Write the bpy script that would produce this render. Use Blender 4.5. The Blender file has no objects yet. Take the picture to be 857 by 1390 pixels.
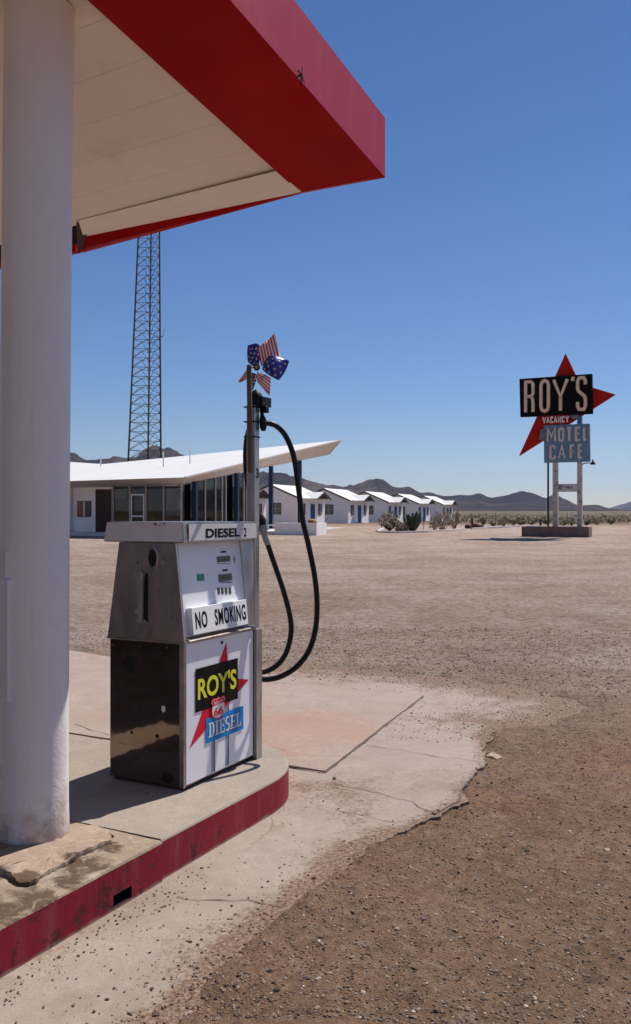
import bpy, bmesh, math, random
import numpy as np
from mathutils import Vector, Matrix, noise as mnoise
random.seed(7); np.random.seed(7)
R = math.radians
scene = bpy.context.scene
col = scene.collection
H = 1.587; F = 1200.0; CX = 428.5; HY = 699.0

# ------------------------------------------------------------------ helpers
def ray(px, py): return Vector(((px-CX)/F, 1.0, (HY-py)/F))
def P(px, py, Y): return Vector((0, 0, H)) + ray(px, py)*Y
def hit(px, py, p0, n):
    d = ray(px, py); c = Vector((0, 0, H)); return c + d*((p0-c).dot(n)/d.dot(n))
def ground_at(px, py, z=0.0): return hit(px, py, Vector((0, 0, z)), Vector((0, 0, 1)))
def zg(r):
    def sm(a, b, x):
        t = min(1, max(0, (x-a)/(b-a))); return t*t*(3-2*t)
    if r <= 40: z = 0.0
    elif r < 52: z = 0.0133*((r-40)**2)/24
    elif r < 86: z = 0.0133*(r-46)
    elif r < 98: z = 0.532 + 0.0133*((r-86) - (r-86)**2/24)
    else: z = 0.612
    if r > 420: z += (r-420)*0.0047*sm(420, 1200, r)
    return z

def prop(o, label=None, cat=None, group=None, kind=None):
    if label: o['label'] = label
    if cat: o['category'] = cat
    if group: o['group'] = group
    if kind: o['kind'] = kind
    return o

def thing(name, label, cat, loc=(0, 0, 0), rz=0.0, group=None):
    o = bpy.data.objects.new(name, None); col.objects.link(o)
    o.location = loc; o.rotation_euler = (0, 0, rz); o.empty_display_size = .2
    return prop(o, label, cat, group)

class MB:
    """collects geometry in local coordinates"""
    def __init__(s): s.v = []; s.f = []; s.m = []; s.uv = None
    def add(s, vs, fs, mi=0):
        b = len(s.v); s.v += [tuple(x) for x in vs]; s.f += [tuple(b+i for i in f) for f in fs]; s.m += [mi]*len(fs); return s
    def box(s, x0, x1, y0, y1, z0, z1, mi=0, M=None):
        vs = [Vector(c) for c in ((x0,y0,z0),(x1,y0,z0),(x1,y1,z0),(x0,y1,z0),(x0,y0,z1),(x1,y0,z1),(x1,y1,z1),(x0,y1,z1))]
        if M: vs = [M @ v for v in vs]
        return s.add(vs, [(0,3,2,1),(4,5,6,7),(0,1,5,4),(1,2,6,5),(2,3,7,6),(3,0,4,7)], mi)
    def hexa(s, b4, t4, mi=0):
        return s.add(list(b4)+list(t4), [(0,3,2,1),(4,5,6,7),(0,1,5,4),(1,2,6,5),(2,3,7,6),(3,0,4,7)], mi)
    def prism(s, poly, d, mi=0, side=None):
        """poly: list of 3D points, d: extrusion vector"""
        n = len(poly); d = Vector(d); a = [Vector(p) for p in poly]
        s.add(a+[p+d for p in a], [], mi); b = len(s.v)-2*n
        s.f.append(tuple(b+i for i in reversed(range(n)))); s.m.append(mi)
        s.f.append(tuple(b+n+i for i in range(n))); s.m.append(mi)
        for i in range(n):
            j = (i+1) % n; s.f.append((b+i, b+j, b+n+j, b+n+i)); s.m.append(mi if side is None else side)
        return s
    def tube(s, pts, r, seg=8, mi=0, caps=True, taper=None):
        pts = [Vector(p) for p in pts]; n = len(pts)
        rs = r if isinstance(r, (list, tuple)) else [r]*n
        b = len(s.v); ref = None
        for i, p in enumerate(pts):
            t = (pts[min(i+1, n-1)]-pts[max(i-1, 0)]).normalized()
            if ref is None:
                ref = Vector((0, 0, 1)) if abs(t.z) < .9 else Vector((1, 0, 0))
            u = (ref - t*ref.dot(t)).normalized(); w = t.cross(u); ref = u
            for k in range(seg):
                a = 2*math.pi*k/seg
                s.v.append(tuple(p+(u*math.cos(a)+w*math.sin(a))*rs[i]))
        for i in range(n-1):
            for k in range(seg):
                k2 = (k+1) % seg
                s.f.append((b+i*seg+k, b+i*seg+k2, b+(i+1)*seg+k2, b+(i+1)*seg+k)); s.m.append(mi)
        if caps:
            s.f.append(tuple(b+k for k in reversed(range(seg)))); s.m.append(mi)
            s.f.append(tuple(b+(n-1)*seg+k for k in range(seg))); s.m.append(mi)
        return s
    def lathe(s, prof, seg=24, mi=0, c=(0, 0, 0), axis=None):
        """prof: list of (radius, height) about z or given axis matrix"""
        b = len(s.v); n = len(prof)
        for (r, z) in prof:
            for k in range(seg):
                a = 2*math.pi*k/seg; p = Vector((r*math.cos(a), r*math.sin(a), z))
                if axis is not None: p = axis @ p
                s.v.append(tuple(p+Vector(c)))
        for i in range(n-1):
            for k in range(seg):
                k2 = (k+1) % seg
                s.f.append((b+i*seg+k, b+i*seg+k2, b+(i+1)*seg+k2, b+(i+1)*seg+k)); s.m.append(mi)
        s.f.append(tuple(b+k for k in reversed(range(seg)))); s.m.append(mi)
        s.f.append(tuple(b+(n-1)*seg+k for k in range(seg))); s.m.append(mi)
        return s
    def build(s, name, mats, parent=None, smooth=False, bevel=0, subs=0, world=False):
        me = bpy.data.meshes.new(name)
        vs = s.v
        if world and parent is not None:
            Mi = (Matrix.Translation(parent.location) @ parent.rotation_euler.to_matrix().to_4x4()).inverted()
            vs = [tuple(Mi @ Vector(v)) for v in vs]
        me.from_pydata(vs, [], s.f)
        if not isinstance(mats, (list, tuple)): mats = [mats]
        for m in mats: me.materials.append(m)
        me.polygons.foreach_set('material_index', s.m)
        if s.uv:
            l = me.uv_layers.new(name='UVMap')
            for i, lp in enumerate(me.loops): l.data[i].uv = s.uv[lp.vertex_index]
        bm = bmesh.new(); bm.from_mesh(me); bmesh.ops.recalc_face_normals(bm, faces=bm.faces); bm.to_mesh(me); bm.free()
        if smooth:
            me.polygons.foreach_set('use_smooth', [True]*len(me.polygons))
            if smooth != 'all': me.set_sharp_from_angle(angle=R(38))
        o = bpy.data.objects.new(name, me); col.objects.link(o)
        if parent is not None: o.parent = parent
        if bevel:
            b = o.modifiers.new('b', 'BEVEL'); b.width = bevel; b.segments = 2; b.limit_method = 'ANGLE'; b.angle_limit = R(35)
        return o

def copy_tree(o, parent=None):
    c = o.copy(); col.objects.link(c)
    if parent is not None: c.parent = parent
    for ch in list(o.children): copy_tree(ch, c)
    return c

def text_geo(body, w, h, depth, bold=0.0, tight=1.0):
    cu = bpy.data.curves.new('t', 'FONT'); cu.body = body; cu.extrude = 0.5; cu.offset = bold; cu.space_character = tight
    cu.resolution_u = 4
    ob = bpy.data.objects.new('t', cu); col.objects.link(ob)
    dg = bpy.context.evaluated_depsgraph_get(); me = ob.evaluated_get(dg).to_mesh()
    vs = [v.co.copy() for v in me.vertices]; fs = [tuple(p.vertices) for p in me.polygons]
    ob.evaluated_get(dg).to_mesh_clear(); bpy.data.objects.remove(ob); bpy.data.curves.remove(cu)
    x0 = min(v.x for v in vs); x1 = max(v.x for v in vs); y0 = min(v.y for v in vs); y1 = max(v.y for v in vs)
    out = [((v.x-x0)/(x1-x0)*w, (v.y-y0)/(y1-y0)*h, (v.z+.5)*depth) for v in vs]
    return out, fs
def put_text(mb, body, org, right, up, w, h, depth, bold=0.0, tight=1.0, mi=0):
    vs, fs = text_geo(body, w, h, depth, bold, tight)
    right = Vector(right).normalized(); up = Vector(up).normalized(); n = right.cross(up); org = Vector(org)
    mb.add([org+right*x+up*y+n*z for x, y, z in vs], fs, mi)

# ------------------------------------------------------------------ materials
def newmat(name):
    m = bpy.data.materials.new(name); m.use_nodes = True; nt = m.node_tree
    return m, nt, nt.nodes['Principled BSDF']
def N(nt, t, **k):
    n = nt.nodes.new(t)
    for a, b in k.items(): setattr(n, a, b)
    return n
def noise(nt, scale, detail=4, rough=.55, vec=None, dist=0, dim='3D'):
    n = N(nt, 'ShaderNodeTexNoise'); n.inputs['Scale'].default_value = scale; n.inputs['Detail'].default_value = detail
    n.inputs['Roughness'].default_value = rough; n.inputs['Distortion'].default_value = dist
    if vec is not None: nt.links.new(vec, n.inputs['Vector'])
    return n.outputs['Fac']
def ramp(nt, fac, stops):
    r = N(nt, 'ShaderNodeValToRGB'); e = r.color_ramp.elements
    while len(e) < len(stops): e.new(.5)
    for i, (p, c) in enumerate(stops):
        e[i].position = p; e[i].color = (*c, 1) if len(c) == 3 else c
    nt.links.new(fac, r.inputs['Fac']); return r.outputs['Color']
def rampv(nt, fac, a, b, va=0, vb=1):
    m = N(nt, 'ShaderNodeMapRange'); m.inputs['From Min'].default_value = a; m.inputs['From Max'].default_value = b
    m.inputs['To Min'].default_value = va; m.inputs['To Max'].default_value = vb; nt.links.new(fac, m.inputs['Value']); return m.outputs['Result']
def mix(nt, fac, a, b, mode='MIX'):
    m = N(nt, 'ShaderNodeMix', data_type='RGBA', blend_type=mode)
    for s, x in ((m.inputs[0], fac), (m.inputs[6], a), (m.inputs[7], b)):
        if isinstance(x, (int, float)): s.default_value = x
        elif isinstance(x, tuple): s.default_value = (*x, 1) if len(x) == 3 else x
        else: nt.links.new(x, s)
    return m.outputs[2]
def math_(nt, op, a, b=0.0):
    m = N(nt, 'ShaderNodeMath', operation=op)
    for s, x in ((m.inputs[0], a), (m.inputs[1], b)):
        if isinstance(x, (int, float)): s.default_value = x
        else: nt.links.new(x, s)
    return m.outputs[0]
def coords(nt, kind='Object', scale=(1, 1, 1)):
    t = N(nt, 'ShaderNodeTexCoord'); mp = N(nt, 'ShaderNodeMapping'); mp.inputs['Scale'].default_value = scale
    nt.links.new(t.outputs[kind], mp.inputs['Vector']); return mp.outputs['Vector']
def geopos(nt, scale=(1, 1, 1)):
    t = N(nt, 'ShaderNodeNewGeometry'); mp = N(nt, 'ShaderNodeMapping'); mp.inputs['Scale'].default_value = scale
    nt.links.new(t.outputs['Position'], mp.inputs['Vector']); return mp.outputs['Vector']
def bump(nt, h, strength, dist, bsdf, prev=None):
    b = N(nt, 'ShaderNodeBump'); b.inputs['Strength'].default_value = strength; b.inputs['Distance'].default_value = dist
    nt.links.new(h, b.inputs['Height'])
    if prev is not None: nt.links.new(prev, b.inputs['Normal'])
    if bsdf is not None: nt.links.new(b.outputs['Normal'], bsdf.inputs['Normal'])
    return b.outputs['Normal']

def pbr(name, c, rough=.6, metal=0, var=.12, scale=4, bmp=0, bscale=60, spec=None, dirt=None, dscale=3, damt=.5, sc=(1,1,1), dlo=.5, dhi=.68, coat=0):
    m, nt, b = newmat(name); v = coords(nt, 'Object', sc)
    f = noise(nt, scale, 5, .6, v)
    lo = tuple(x*(1-var) for x in c); hi = tuple(min(1, x*(1+var)) for x in c)
    cc = ramp(nt, f, [(.3, lo), (.7, hi)])
    if dirt:
        d = noise(nt, dscale, 8, .65, v, .4); cc = mix(nt, rampv(nt, d, dlo, dhi, 0, damt), cc, dirt)
    nt.links.new(cc, b.inputs['Base Color'])
    b.inputs['Metallic'].default_value = metal
    if spec is not None: b.inputs['Specular IOR Level'].default_value = spec
    if coat: b.inputs['Coat Weight'].default_value = coat; b.inputs['Coat Roughness'].default_value = .15
    rr = rampv(nt, noise(nt, scale*2.3, 4, .6, v), .3, .7, rough*.85, min(1, rough*1.15)); nt.links.new(rr, b.inputs['Roughness'])
    if bmp: bump(nt, noise(nt, bscale, 4, .6, v), bmp, .01, b)
    return m

M = {}
M['col_paint'] = pbr('column_paint', (.74,.70,.71), .5, var=.05, scale=2, bmp=.25, bscale=55, dirt=(.42,.36,.32), dscale=2.2, damt=.35, dlo=.55, dhi=.8)
def mat_column():
    m, nt, b = newmat('column_paint'); v = coords(nt)
    sep = N(nt, 'ShaderNodeSeparateXYZ'); nt.links.new(v, sep.inputs[0])
    c = ramp(nt, noise(nt, 2, 6, .6, v), [(.3, (.77,.72,.68)), (.7, (.83,.79,.75))])
    st = noise(nt, 10, 6, .7, coords(nt, 'Object', (1, 1, .09)), .3)
    c = mix(nt, rampv(nt, st, .55, .78, 0, .30), c, (.48,.40,.35))
    spk = noise(nt, 24, 5, .7, v); c = mix(nt, rampv(nt, spk, .71, .74, 0, .7), c, (.22,.17,.15))
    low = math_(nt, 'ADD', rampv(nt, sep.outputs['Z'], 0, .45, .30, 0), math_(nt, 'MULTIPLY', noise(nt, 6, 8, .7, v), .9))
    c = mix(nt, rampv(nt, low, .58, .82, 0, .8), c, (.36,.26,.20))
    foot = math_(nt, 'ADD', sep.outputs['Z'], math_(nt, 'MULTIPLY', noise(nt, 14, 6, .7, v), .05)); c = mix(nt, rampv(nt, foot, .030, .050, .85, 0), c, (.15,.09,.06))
    vo = N(nt, 'ShaderNodeTexVoronoi', feature='DISTANCE_TO_EDGE'); vo.inputs['Scale'].default_value = 3.2
    dn = N(nt, 'ShaderNodeTexNoise'); dn.inputs['Scale'].default_value = 4; dn.inputs['Detail'].default_value = 5; nt.links.new(v, dn.inputs['Vector'])
    mv = N(nt, 'ShaderNodeMix', data_type='VECTOR'); mv.inputs[0].default_value = .2; nt.links.new(coords(nt, 'Object', (1, 1, .35)), mv.inputs[4]); nt.links.new(dn.outputs['Color'], mv.inputs[5]); nt.links.new(mv.outputs[1], vo.inputs['Vector'])
    ck = math_(nt, 'MULTIPLY', rampv(nt, vo.outputs['Distance'], 0, .006, 1, 0), math_(nt, 'MULTIPLY', rampv(nt, noise(nt, 1.7, 3, .5, v), .48, .56), rampv(nt, sep.outputs['Z'], .5, 1.1, .7, 0)))
    c = mix(nt, ck, c, (.25,.18,.14)); nt.links.new(c, b.inputs['Base Color']); b.inputs['Roughness'].default_value = .5; b.inputs['Specular IOR Level'].default_value = .35
    n1 = bump(nt, noise(nt, 55, 4, .6, v), .25, .01, None); bump(nt, noise(nt, 5, 3, .5, v), .25, .02, b, n1); return m
M['col_shaft'] = mat_column()
M['ceiling'] = pbr('canopy_ceiling_paint', (.76,.68,.60), .55, var=.06, scale=.9, bmp=.3, bscale=4, dirt=(.40,.33,.27), dscale=2.5, damt=.35, dlo=.55, dhi=.8)
M['beam_white'] = pbr('beam_paint', (.84,.77,.70), .6, var=.06, scale=2, dirt=(.35,.28,.22), dscale=4, damt=.4, dlo=.6, dhi=.8)
M['dark_wood'] = pbr('dark_raw_wood', (.05,.035,.03), .8, var=.3)
M['white_wall'] = pbr('white_stucco', (.85,.83,.82), .75, var=.05, scale=.8, bmp=.2, bscale=25, dirt=(.58,.52,.46), dscale=.7, damt=.35, dlo=.55, dhi=.8)
M['white_trim'] = pbr('white_trim', (.76,.75,.74), .55, var=.06, scale=3)
M['kerb_white'] = pbr('white_kerb_paint', (.66,.63,.60), .7, var=.1, scale=2, dirt=(.4,.32,.26), dscale=2, damt=.6)
M['roof_white'] = pbr('white_roof_coating', (.68,.68,.67), .7, var=.04, scale=.4, dirt=(.62,.58,.55), dscale=.5, damt=.35, dlo=.55, dhi=.75)
M['soffit'] = pbr('soffit_paint', (.60,.54,.50), .7, var=.06, scale=.5)
M['blue'] = pbr('blue_paint', (.010,.026,.085), .5, var=.15, scale=2)
M['door_blue'] = pbr('door_blue_paint', (.012,.05,.22), .6, var=.1, spec=.2)
M['trim_dark'] = pbr('dark_navy_trim', (.02,.024,.045), .6, var=.2)
M['curtain'] = pbr('orange_brown_curtain', (.28,.13,.06), .9, var=.3, sc=(1,1,.1), scale=9)
M['mullion'] = pbr('mullion', (.42,.38,.35), .5, var=.1)
M['darkint'] = pbr('dark_interior', (.045,.03,.025), .8, var=.3)
M['int_floor'] = pbr('interior_floor', (.10,.075,.06), .5, var=.2)
M['wood'] = pbr('weathered_wood', (.115,.085,.05), .8, var=.4, sc=(6,6,.4), scale=12, bmp=.4, bscale=40)
M['rubber'] = pbr('black_rubber', (.008,.008,.008), .45, var=.3, bmp=.05, spec=.25)
M['castblack'] = pbr('black_cast_metal', (.009,.009,.011), .5, var=.4, bmp=.2, bscale=120, spec=.2)
M['grey_metal'] = pbr('grey_metal', (.28,.28,.27), .4, metal=.7, var=.25, scale=30)
M['mast'] = pbr('brushed_mast_steel', (.50,.48,.46), .36, metal=.85, var=.15, scale=8, sc=(3,3,.6), dirt=(.24,.20,.16), dscale=6, damt=.45)
M['steel_up'] = pbr('worn_stainless_upper', (.56,.48,.43), .30, metal=.92, var=.18, scale=5, sc=(1,1,.5), dirt=(.16,.13,.11), dscale=4, damt=.7, dlo=.45, dhi=.75)
M['steel_edge'] = pbr('stainless_edge', (.40,.36,.34), .32, metal=.9, var=.2, scale=6, dirt=(.12,.08,.06), dscale=9, damt=.6)
M['lever'] = pbr('dull_lever_metal', (.34,.30,.27), .5, metal=.6, var=.2, scale=12)
M['pump_white'] = pbr('pump_white_enamel', (.86,.86,.90), .3, var=.04, scale=3, dirt=(.5,.46,.42), dscale=6, damt=.25, coat=.3, dlo=.58, dhi=.8)
M['head_white'] = pbr('header_white_panel', (.66,.65,.63), .45, var=.06, scale=3, dirt=(.42,.36,.32), dscale=7, damt=.35)
M['sign_white'] = pbr('plastic_sign_white', (.85,.85,.84), .35, var=.02)
M['black_paint'] = pbr('black_lettering', (.005,.005,.006), .6, var=.2, spec=.08)
M['black_panel'] = pbr('black_label', (.008,.006,.006), .5, var=.6, scale=12, spec=.1)
M['yellow'] = pbr('yellow_lettering', (.80,.78,.03), .45, var=.06)
M['red_decal'] = pbr('red_decal', (.68,.012,.028), .5, var=.08, spec=.2)
M['blue_decal'] = pbr('bright_blue_label', (.005,.23,.60), .5, var=.06, spec=.2)
M['decal_grey'] = pbr('grey_blue_decal', (.30,.33,.42), .4, var=.1)
M['decal_dark'] = pbr('dark_blue_decal', (.03,.045,.09), .4, var=.1)
M['decal_white'] = pbr('white_decal', (.80,.78,.74), .4, var=.04)
M['lcd'] = pbr('display_glass', (.035,.030,.018), .15, var=.3, scale=60)
M['lcd_fig'] = pbr('display_digits', (.11,.10,.06), .4)
M['hole'] = pbr('open_hole', (.004,.004,.004), .9)
M['skirt'] = pbr('rusty_dark_base', (.055,.022,.018), .8, var=.5, scale=20)
M['green_decal'] = pbr('green_sticker', (.04,.30,.19), .5, var=.3, scale=60)
M['rust'] = pbr('rust_spot', (.22,.07,.02), .8, var=.3)
M['sign_black'] = pbr('sign_black_panel', (.006,.006,.006), .7, var=.3, spec=.08)
M['sign_cream'] = pbr('sign_cream_letters', (.74,.55,.38), .6, var=.1, scale=2)
M['sign_rust'] = pbr('sign_letter_rims', (.20,.12,.07), .7, var=.3)
M['sign_red'] = pbr('sign_red_paint', (.42,.014,.008), .7, var=.15, scale=1, spec=.1)
M['sign_blue'] = pbr('sign_faded_blue', (.13,.235,.31), .6, var=.12, scale=1.2, dirt=(.20,.22,.24), dscale=1.5, damt=.5)
M['sign_pale'] = pbr('sign_pale_letters', (.60,.52,.50), .6, var=.15, scale=2)
M['sign_patch'] = pbr('sign_damaged_patch', (.16,.15,.19), .8, var=.4, scale=5)
M['post_paint'] = pbr('peeling_post_paint', (.50,.44,.41), .7, var=.15, scale=2, dirt=(.20,.09,.07), dscale=2.5, damt=.8, dlo=.52, dhi=.62)
M['dark_pole'] = pbr('dark_pole', (.03,.022,.025), .6)
M['tower'] = pbr('tower_steel', (.05,.045,.05), .6, metal=.3, var=.2)
M['dirt_stone'] = None

def mat_red_fascia():
    m, nt, b = newmat('faded_red_fascia'); v = coords(nt)
    f = noise(nt, 1.3, 6, .6, v); streak = noise(nt, 9, 4, .6, coords(nt, 'Object', (1.0, 1.0, .12)))
    c = ramp(nt, f, [(.3, (.47,.022,.045)), (.7, (.54,.035,.065))])
    c = mix(nt, rampv(nt, streak, .48, .8, 0, .35), c, (.56,.12,.15)); nt.links.new(c, b.inputs['Base Color'])
    b.inputs['Roughness'].default_value = .42; b.inputs['Specular IOR Level'].default_value = .3
    bump(nt, noise(nt, 90, 3, .6, v), .12, .01, b); return m
M['fascia'] = mat_red_fascia()
M['red_soffit'] = pbr('red_soffit_paint', (.36,.004,.006), .6, var=.12, scale=1.2, bmp=.1, spec=.06)

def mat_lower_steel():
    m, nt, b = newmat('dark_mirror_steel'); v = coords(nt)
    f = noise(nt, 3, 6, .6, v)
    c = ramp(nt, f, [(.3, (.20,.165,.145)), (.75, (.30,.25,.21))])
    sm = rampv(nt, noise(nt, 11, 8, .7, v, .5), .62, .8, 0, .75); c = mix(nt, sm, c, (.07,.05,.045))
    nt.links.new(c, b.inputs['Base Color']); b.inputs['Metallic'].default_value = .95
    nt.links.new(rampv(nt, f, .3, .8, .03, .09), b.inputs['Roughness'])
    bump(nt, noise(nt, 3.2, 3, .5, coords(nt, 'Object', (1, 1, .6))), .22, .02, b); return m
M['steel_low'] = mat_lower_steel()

def mat_concrete(name, base, stain, dirt, pink=0.0, cover=.5, drift_shade=False, spots=(), spotc=(.085,.05,.03), samt=.9):
    m, nt, b = newmat(name); v = geopos(nt)
    big = noise(nt, .55, 6, .6, v, .3); mid = noise(nt, 3.5, 8, .65, v, .3); fine = noise(nt, 60, 6, .7, v); g = noise(nt, 260, 3, .6, v)
    c = ramp(nt, mid, [(.3, tuple(x*.88 for x in base)), (.7, tuple(min(1, x*1.08) for x in base))])
    c = mix(nt, rampv(nt, big, .42, .72, 0, .65), c, stain)
    # sandy dirt lying on it in drifts
    d = math_(nt, 'ADD', math_(nt, 'MULTIPLY', noise(nt, 1.1, 9, .7, v, .6), .75), math_(nt, 'MULTIPLY', fine, .25))
    c = mix(nt, rampv(nt, d, cover, cover+.10, 0, .75), c, dirt)
    c = mix(nt, rampv(nt, fine, .42, .62, .30, 0), c, tuple(x*.55 for x in base)); c = mix(nt, rampv(nt, noise(nt, 9, 9, .78, v, .6), .52, .62, 0, .30), c, tuple(x*.68 for x in base)); c = mix(nt, rampv(nt, noise(nt, 5, 9, .8, v, 1.2), .54, .66, 0, .35), c, tuple(min(1, x*1.3) for x in base))
    c = mix(nt, rampv(nt, noise(nt, 24, 2, .5, v), .70, .74, 0, .7), c, tuple(x*.5 for x in dirt))
    if spots:
        tot = None
        for (sx_, sy_, rd_) in spots:
            vd = N(nt, 'ShaderNodeVectorMath', operation='DISTANCE'); nt.links.new(v, vd.inputs[0]); vd.inputs[1].default_value = (sx_, sy_, .18)
            f_ = rampv(nt, vd.outputs['Value'], 0, rd_, 1, 0); tot = f_ if tot is None else math_(nt, 'MAXIMUM', tot, f_)
        kk = math_(nt, 'ADD', math_(nt, 'MULTIPLY', tot, .55), math_(nt, 'MULTIPLY', noise(nt, 7, 9, .7, v, 1.2), .9))
        c = mix(nt, rampv(nt, kk, .66, .80, 0, samt), c, spotc)
        if samt > .8: c = mix(nt, rampv(nt, noise(nt, 9, 9, .75, geopos(nt, (1, 1, 1)), 1.5), .52, .60, 0, .5), c, (.50,.42,.33))
    if drift_shade:
        at = N(nt, 'ShaderNodeAttribute', attribute_name='drift_shade'); av = at.outputs['Fac']
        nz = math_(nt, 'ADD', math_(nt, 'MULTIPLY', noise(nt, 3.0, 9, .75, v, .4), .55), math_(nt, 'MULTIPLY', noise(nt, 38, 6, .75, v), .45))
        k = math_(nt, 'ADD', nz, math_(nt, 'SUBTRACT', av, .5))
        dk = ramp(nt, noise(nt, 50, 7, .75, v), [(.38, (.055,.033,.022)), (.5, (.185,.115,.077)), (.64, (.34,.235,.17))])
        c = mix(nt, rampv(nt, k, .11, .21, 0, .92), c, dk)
    # hairline cracks
    vo = N(nt, 'ShaderNodeTexVoronoi', feature='DISTANCE_TO_EDGE'); vo.inputs['Scale'].default_value = .75
    dn = N(nt, 'ShaderNodeTexNoise'); dn.inputs['Scale'].default_value = 1.6; dn.inputs['Detail'].default_value = 6; nt.links.new(v, dn.inputs['Vector'])
    mv = N(nt, 'ShaderNodeMix', data_type='VECTOR'); mv.inputs[0].default_value = .35; nt.links.new(v, mv.inputs[4]); nt.links.new(dn.outputs['Color'], mv.inputs[5])
    nt.links.new(mv.outputs[1], vo.inputs['Vector'])
    crack = rampv(nt, vo.outputs['Distance'], 0.0, .0035, 1, 0)
    gate = rampv(nt, noise(nt, .8, 2, .5, v), .50, .58, 0, .55)
    ck = math_(nt, 'MULTIPLY', crack, gate)
    c = mix(nt, ck, c, (.09,.065,.05))
    nt.links.new(c, b.inputs['Base Color']); b.inputs['Roughness'].default_value = .88; b.inputs['Specular IOR Level'].default_value = .25
    n1 = bump(nt, mid, .35, .02, None); n2 = bump(nt, fine, .45, .006, None, n1); bump(nt, g, .4, .002, b, n2)
    return m
M['apron'] = mat_concrete('pale_concrete', (.385,.32,.27), (.30,.225,.175), (.25,.18,.135), cover=.52, drift_shade=True)
M['slab'] = mat_concrete('reddish_slab', (.385,.31,.26), (.37,.24,.185), (.40,.32,.26), cover=.62, spots=[(-.1,6.6,1.0),(.35,6.3,.6),(-.3,5.9,.5)], spotc=(.36,.18,.115), samt=.36)
M['island_top'] = mat_concrete('island_concrete', (.37,.315,.26), (.28,.23,.18), (.30,.24,.19), cover=.66)
M['island_old'] = mat_concrete('stained_island_concrete', (.40,.32,.24), (.15,.095,.055), (.12,.075,.045), cover=.46)
def _isp(px, py, rd): k = (H-.177)*F/(py-HY); return ((px-CX)/F*k, k, rd)
M['island_old'] = mat_concrete('stained_island_concrete', (.37,.29,.215), (.19,.125,.075), (.12,.075,.045), cover=.50, spots=[_isp(110,1172,.22), _isp(45,1222,.20), _isp(150,1150,.12), _isp(5,1235,.2), _isp(90,1195,.14)])
M['patch'] = mat_concrete('crusty_concrete_patch', (.40,.30,.225), (.22,.14,.09), (.15,.10,.065), cover=.50, spots=[_isp(35,1196,.12), _isp(100,1168,.10), _isp(160,1135,.07)])

def mat_curb(name, chip_lo, chip_hi):
    m, nt, b = newmat(name); v = coords(nt)
    f = noise(nt, 2.5, 6, .6, v); st = noise(nt, 14, 4, .6, coords(nt, 'Object', (1, 1, .15)))
    c = ramp(nt, f, [(.3, (.20,.006,.018)), (.7, (.28,.011,.030))])
    c = mix(nt, rampv(nt, st, .5, .75, 0, .45), c, (.36,.09,.10))
    chip = rampv(nt, noise(nt, 7, 10, .75, v, .3), chip_lo, chip_hi, 0, 1)
    sep = N(nt, 'ShaderNodeSeparateXYZ'); nt.links.new(v, sep.inputs[0])
    low = rampv(nt, sep.outputs['Z'], .02, .15, 1, 0)
    chip = math_(nt, 'MULTIPLY', chip, low)
    c = mix(nt, math_(nt, 'MULTIPLY', chip, .8), c, (.085,.022,.022))
    foot = rampv(nt, math_(nt, 'ADD', sep.outputs['Z'], math_(nt, 'MULTIPLY', noise(nt, 12, 5, .6, v), .03)), .012, .03, 1, 0)
    c = mix(nt, foot, c, (.30,.24,.20))
    top = rampv(nt, math_(nt, 'ADD', sep.outputs['Z'], math_(nt, 'MULTIPLY', noise(nt, 30, 5, .6, v), .012)), .177, .181, 0, .8)
    c = mix(nt, top, c, (.50,.36,.32)); b.inputs['Specular IOR Level'].default_value = .2
    nt.links.new(c, b.inputs['Base Color']); b.inputs['Roughness'].default_value = .5
    n1 = bump(nt, noise(nt, 40, 5, .6, v), .35, .004, None)
    h = math_(nt, 'MULTIPLY', math_(nt, 'ADD', chip, math_(nt, 'MULTIPLY', noise(nt, 45, 5, .7, v), chip)), -1.0)
    bump(nt, h, .9, .02, b, n1); return m
M['curb'] = mat_curb('red_curb_paint', .60, .66)
M['curb_old'] = mat_curb('chipped_red_curb_paint', .54, .58)

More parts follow.
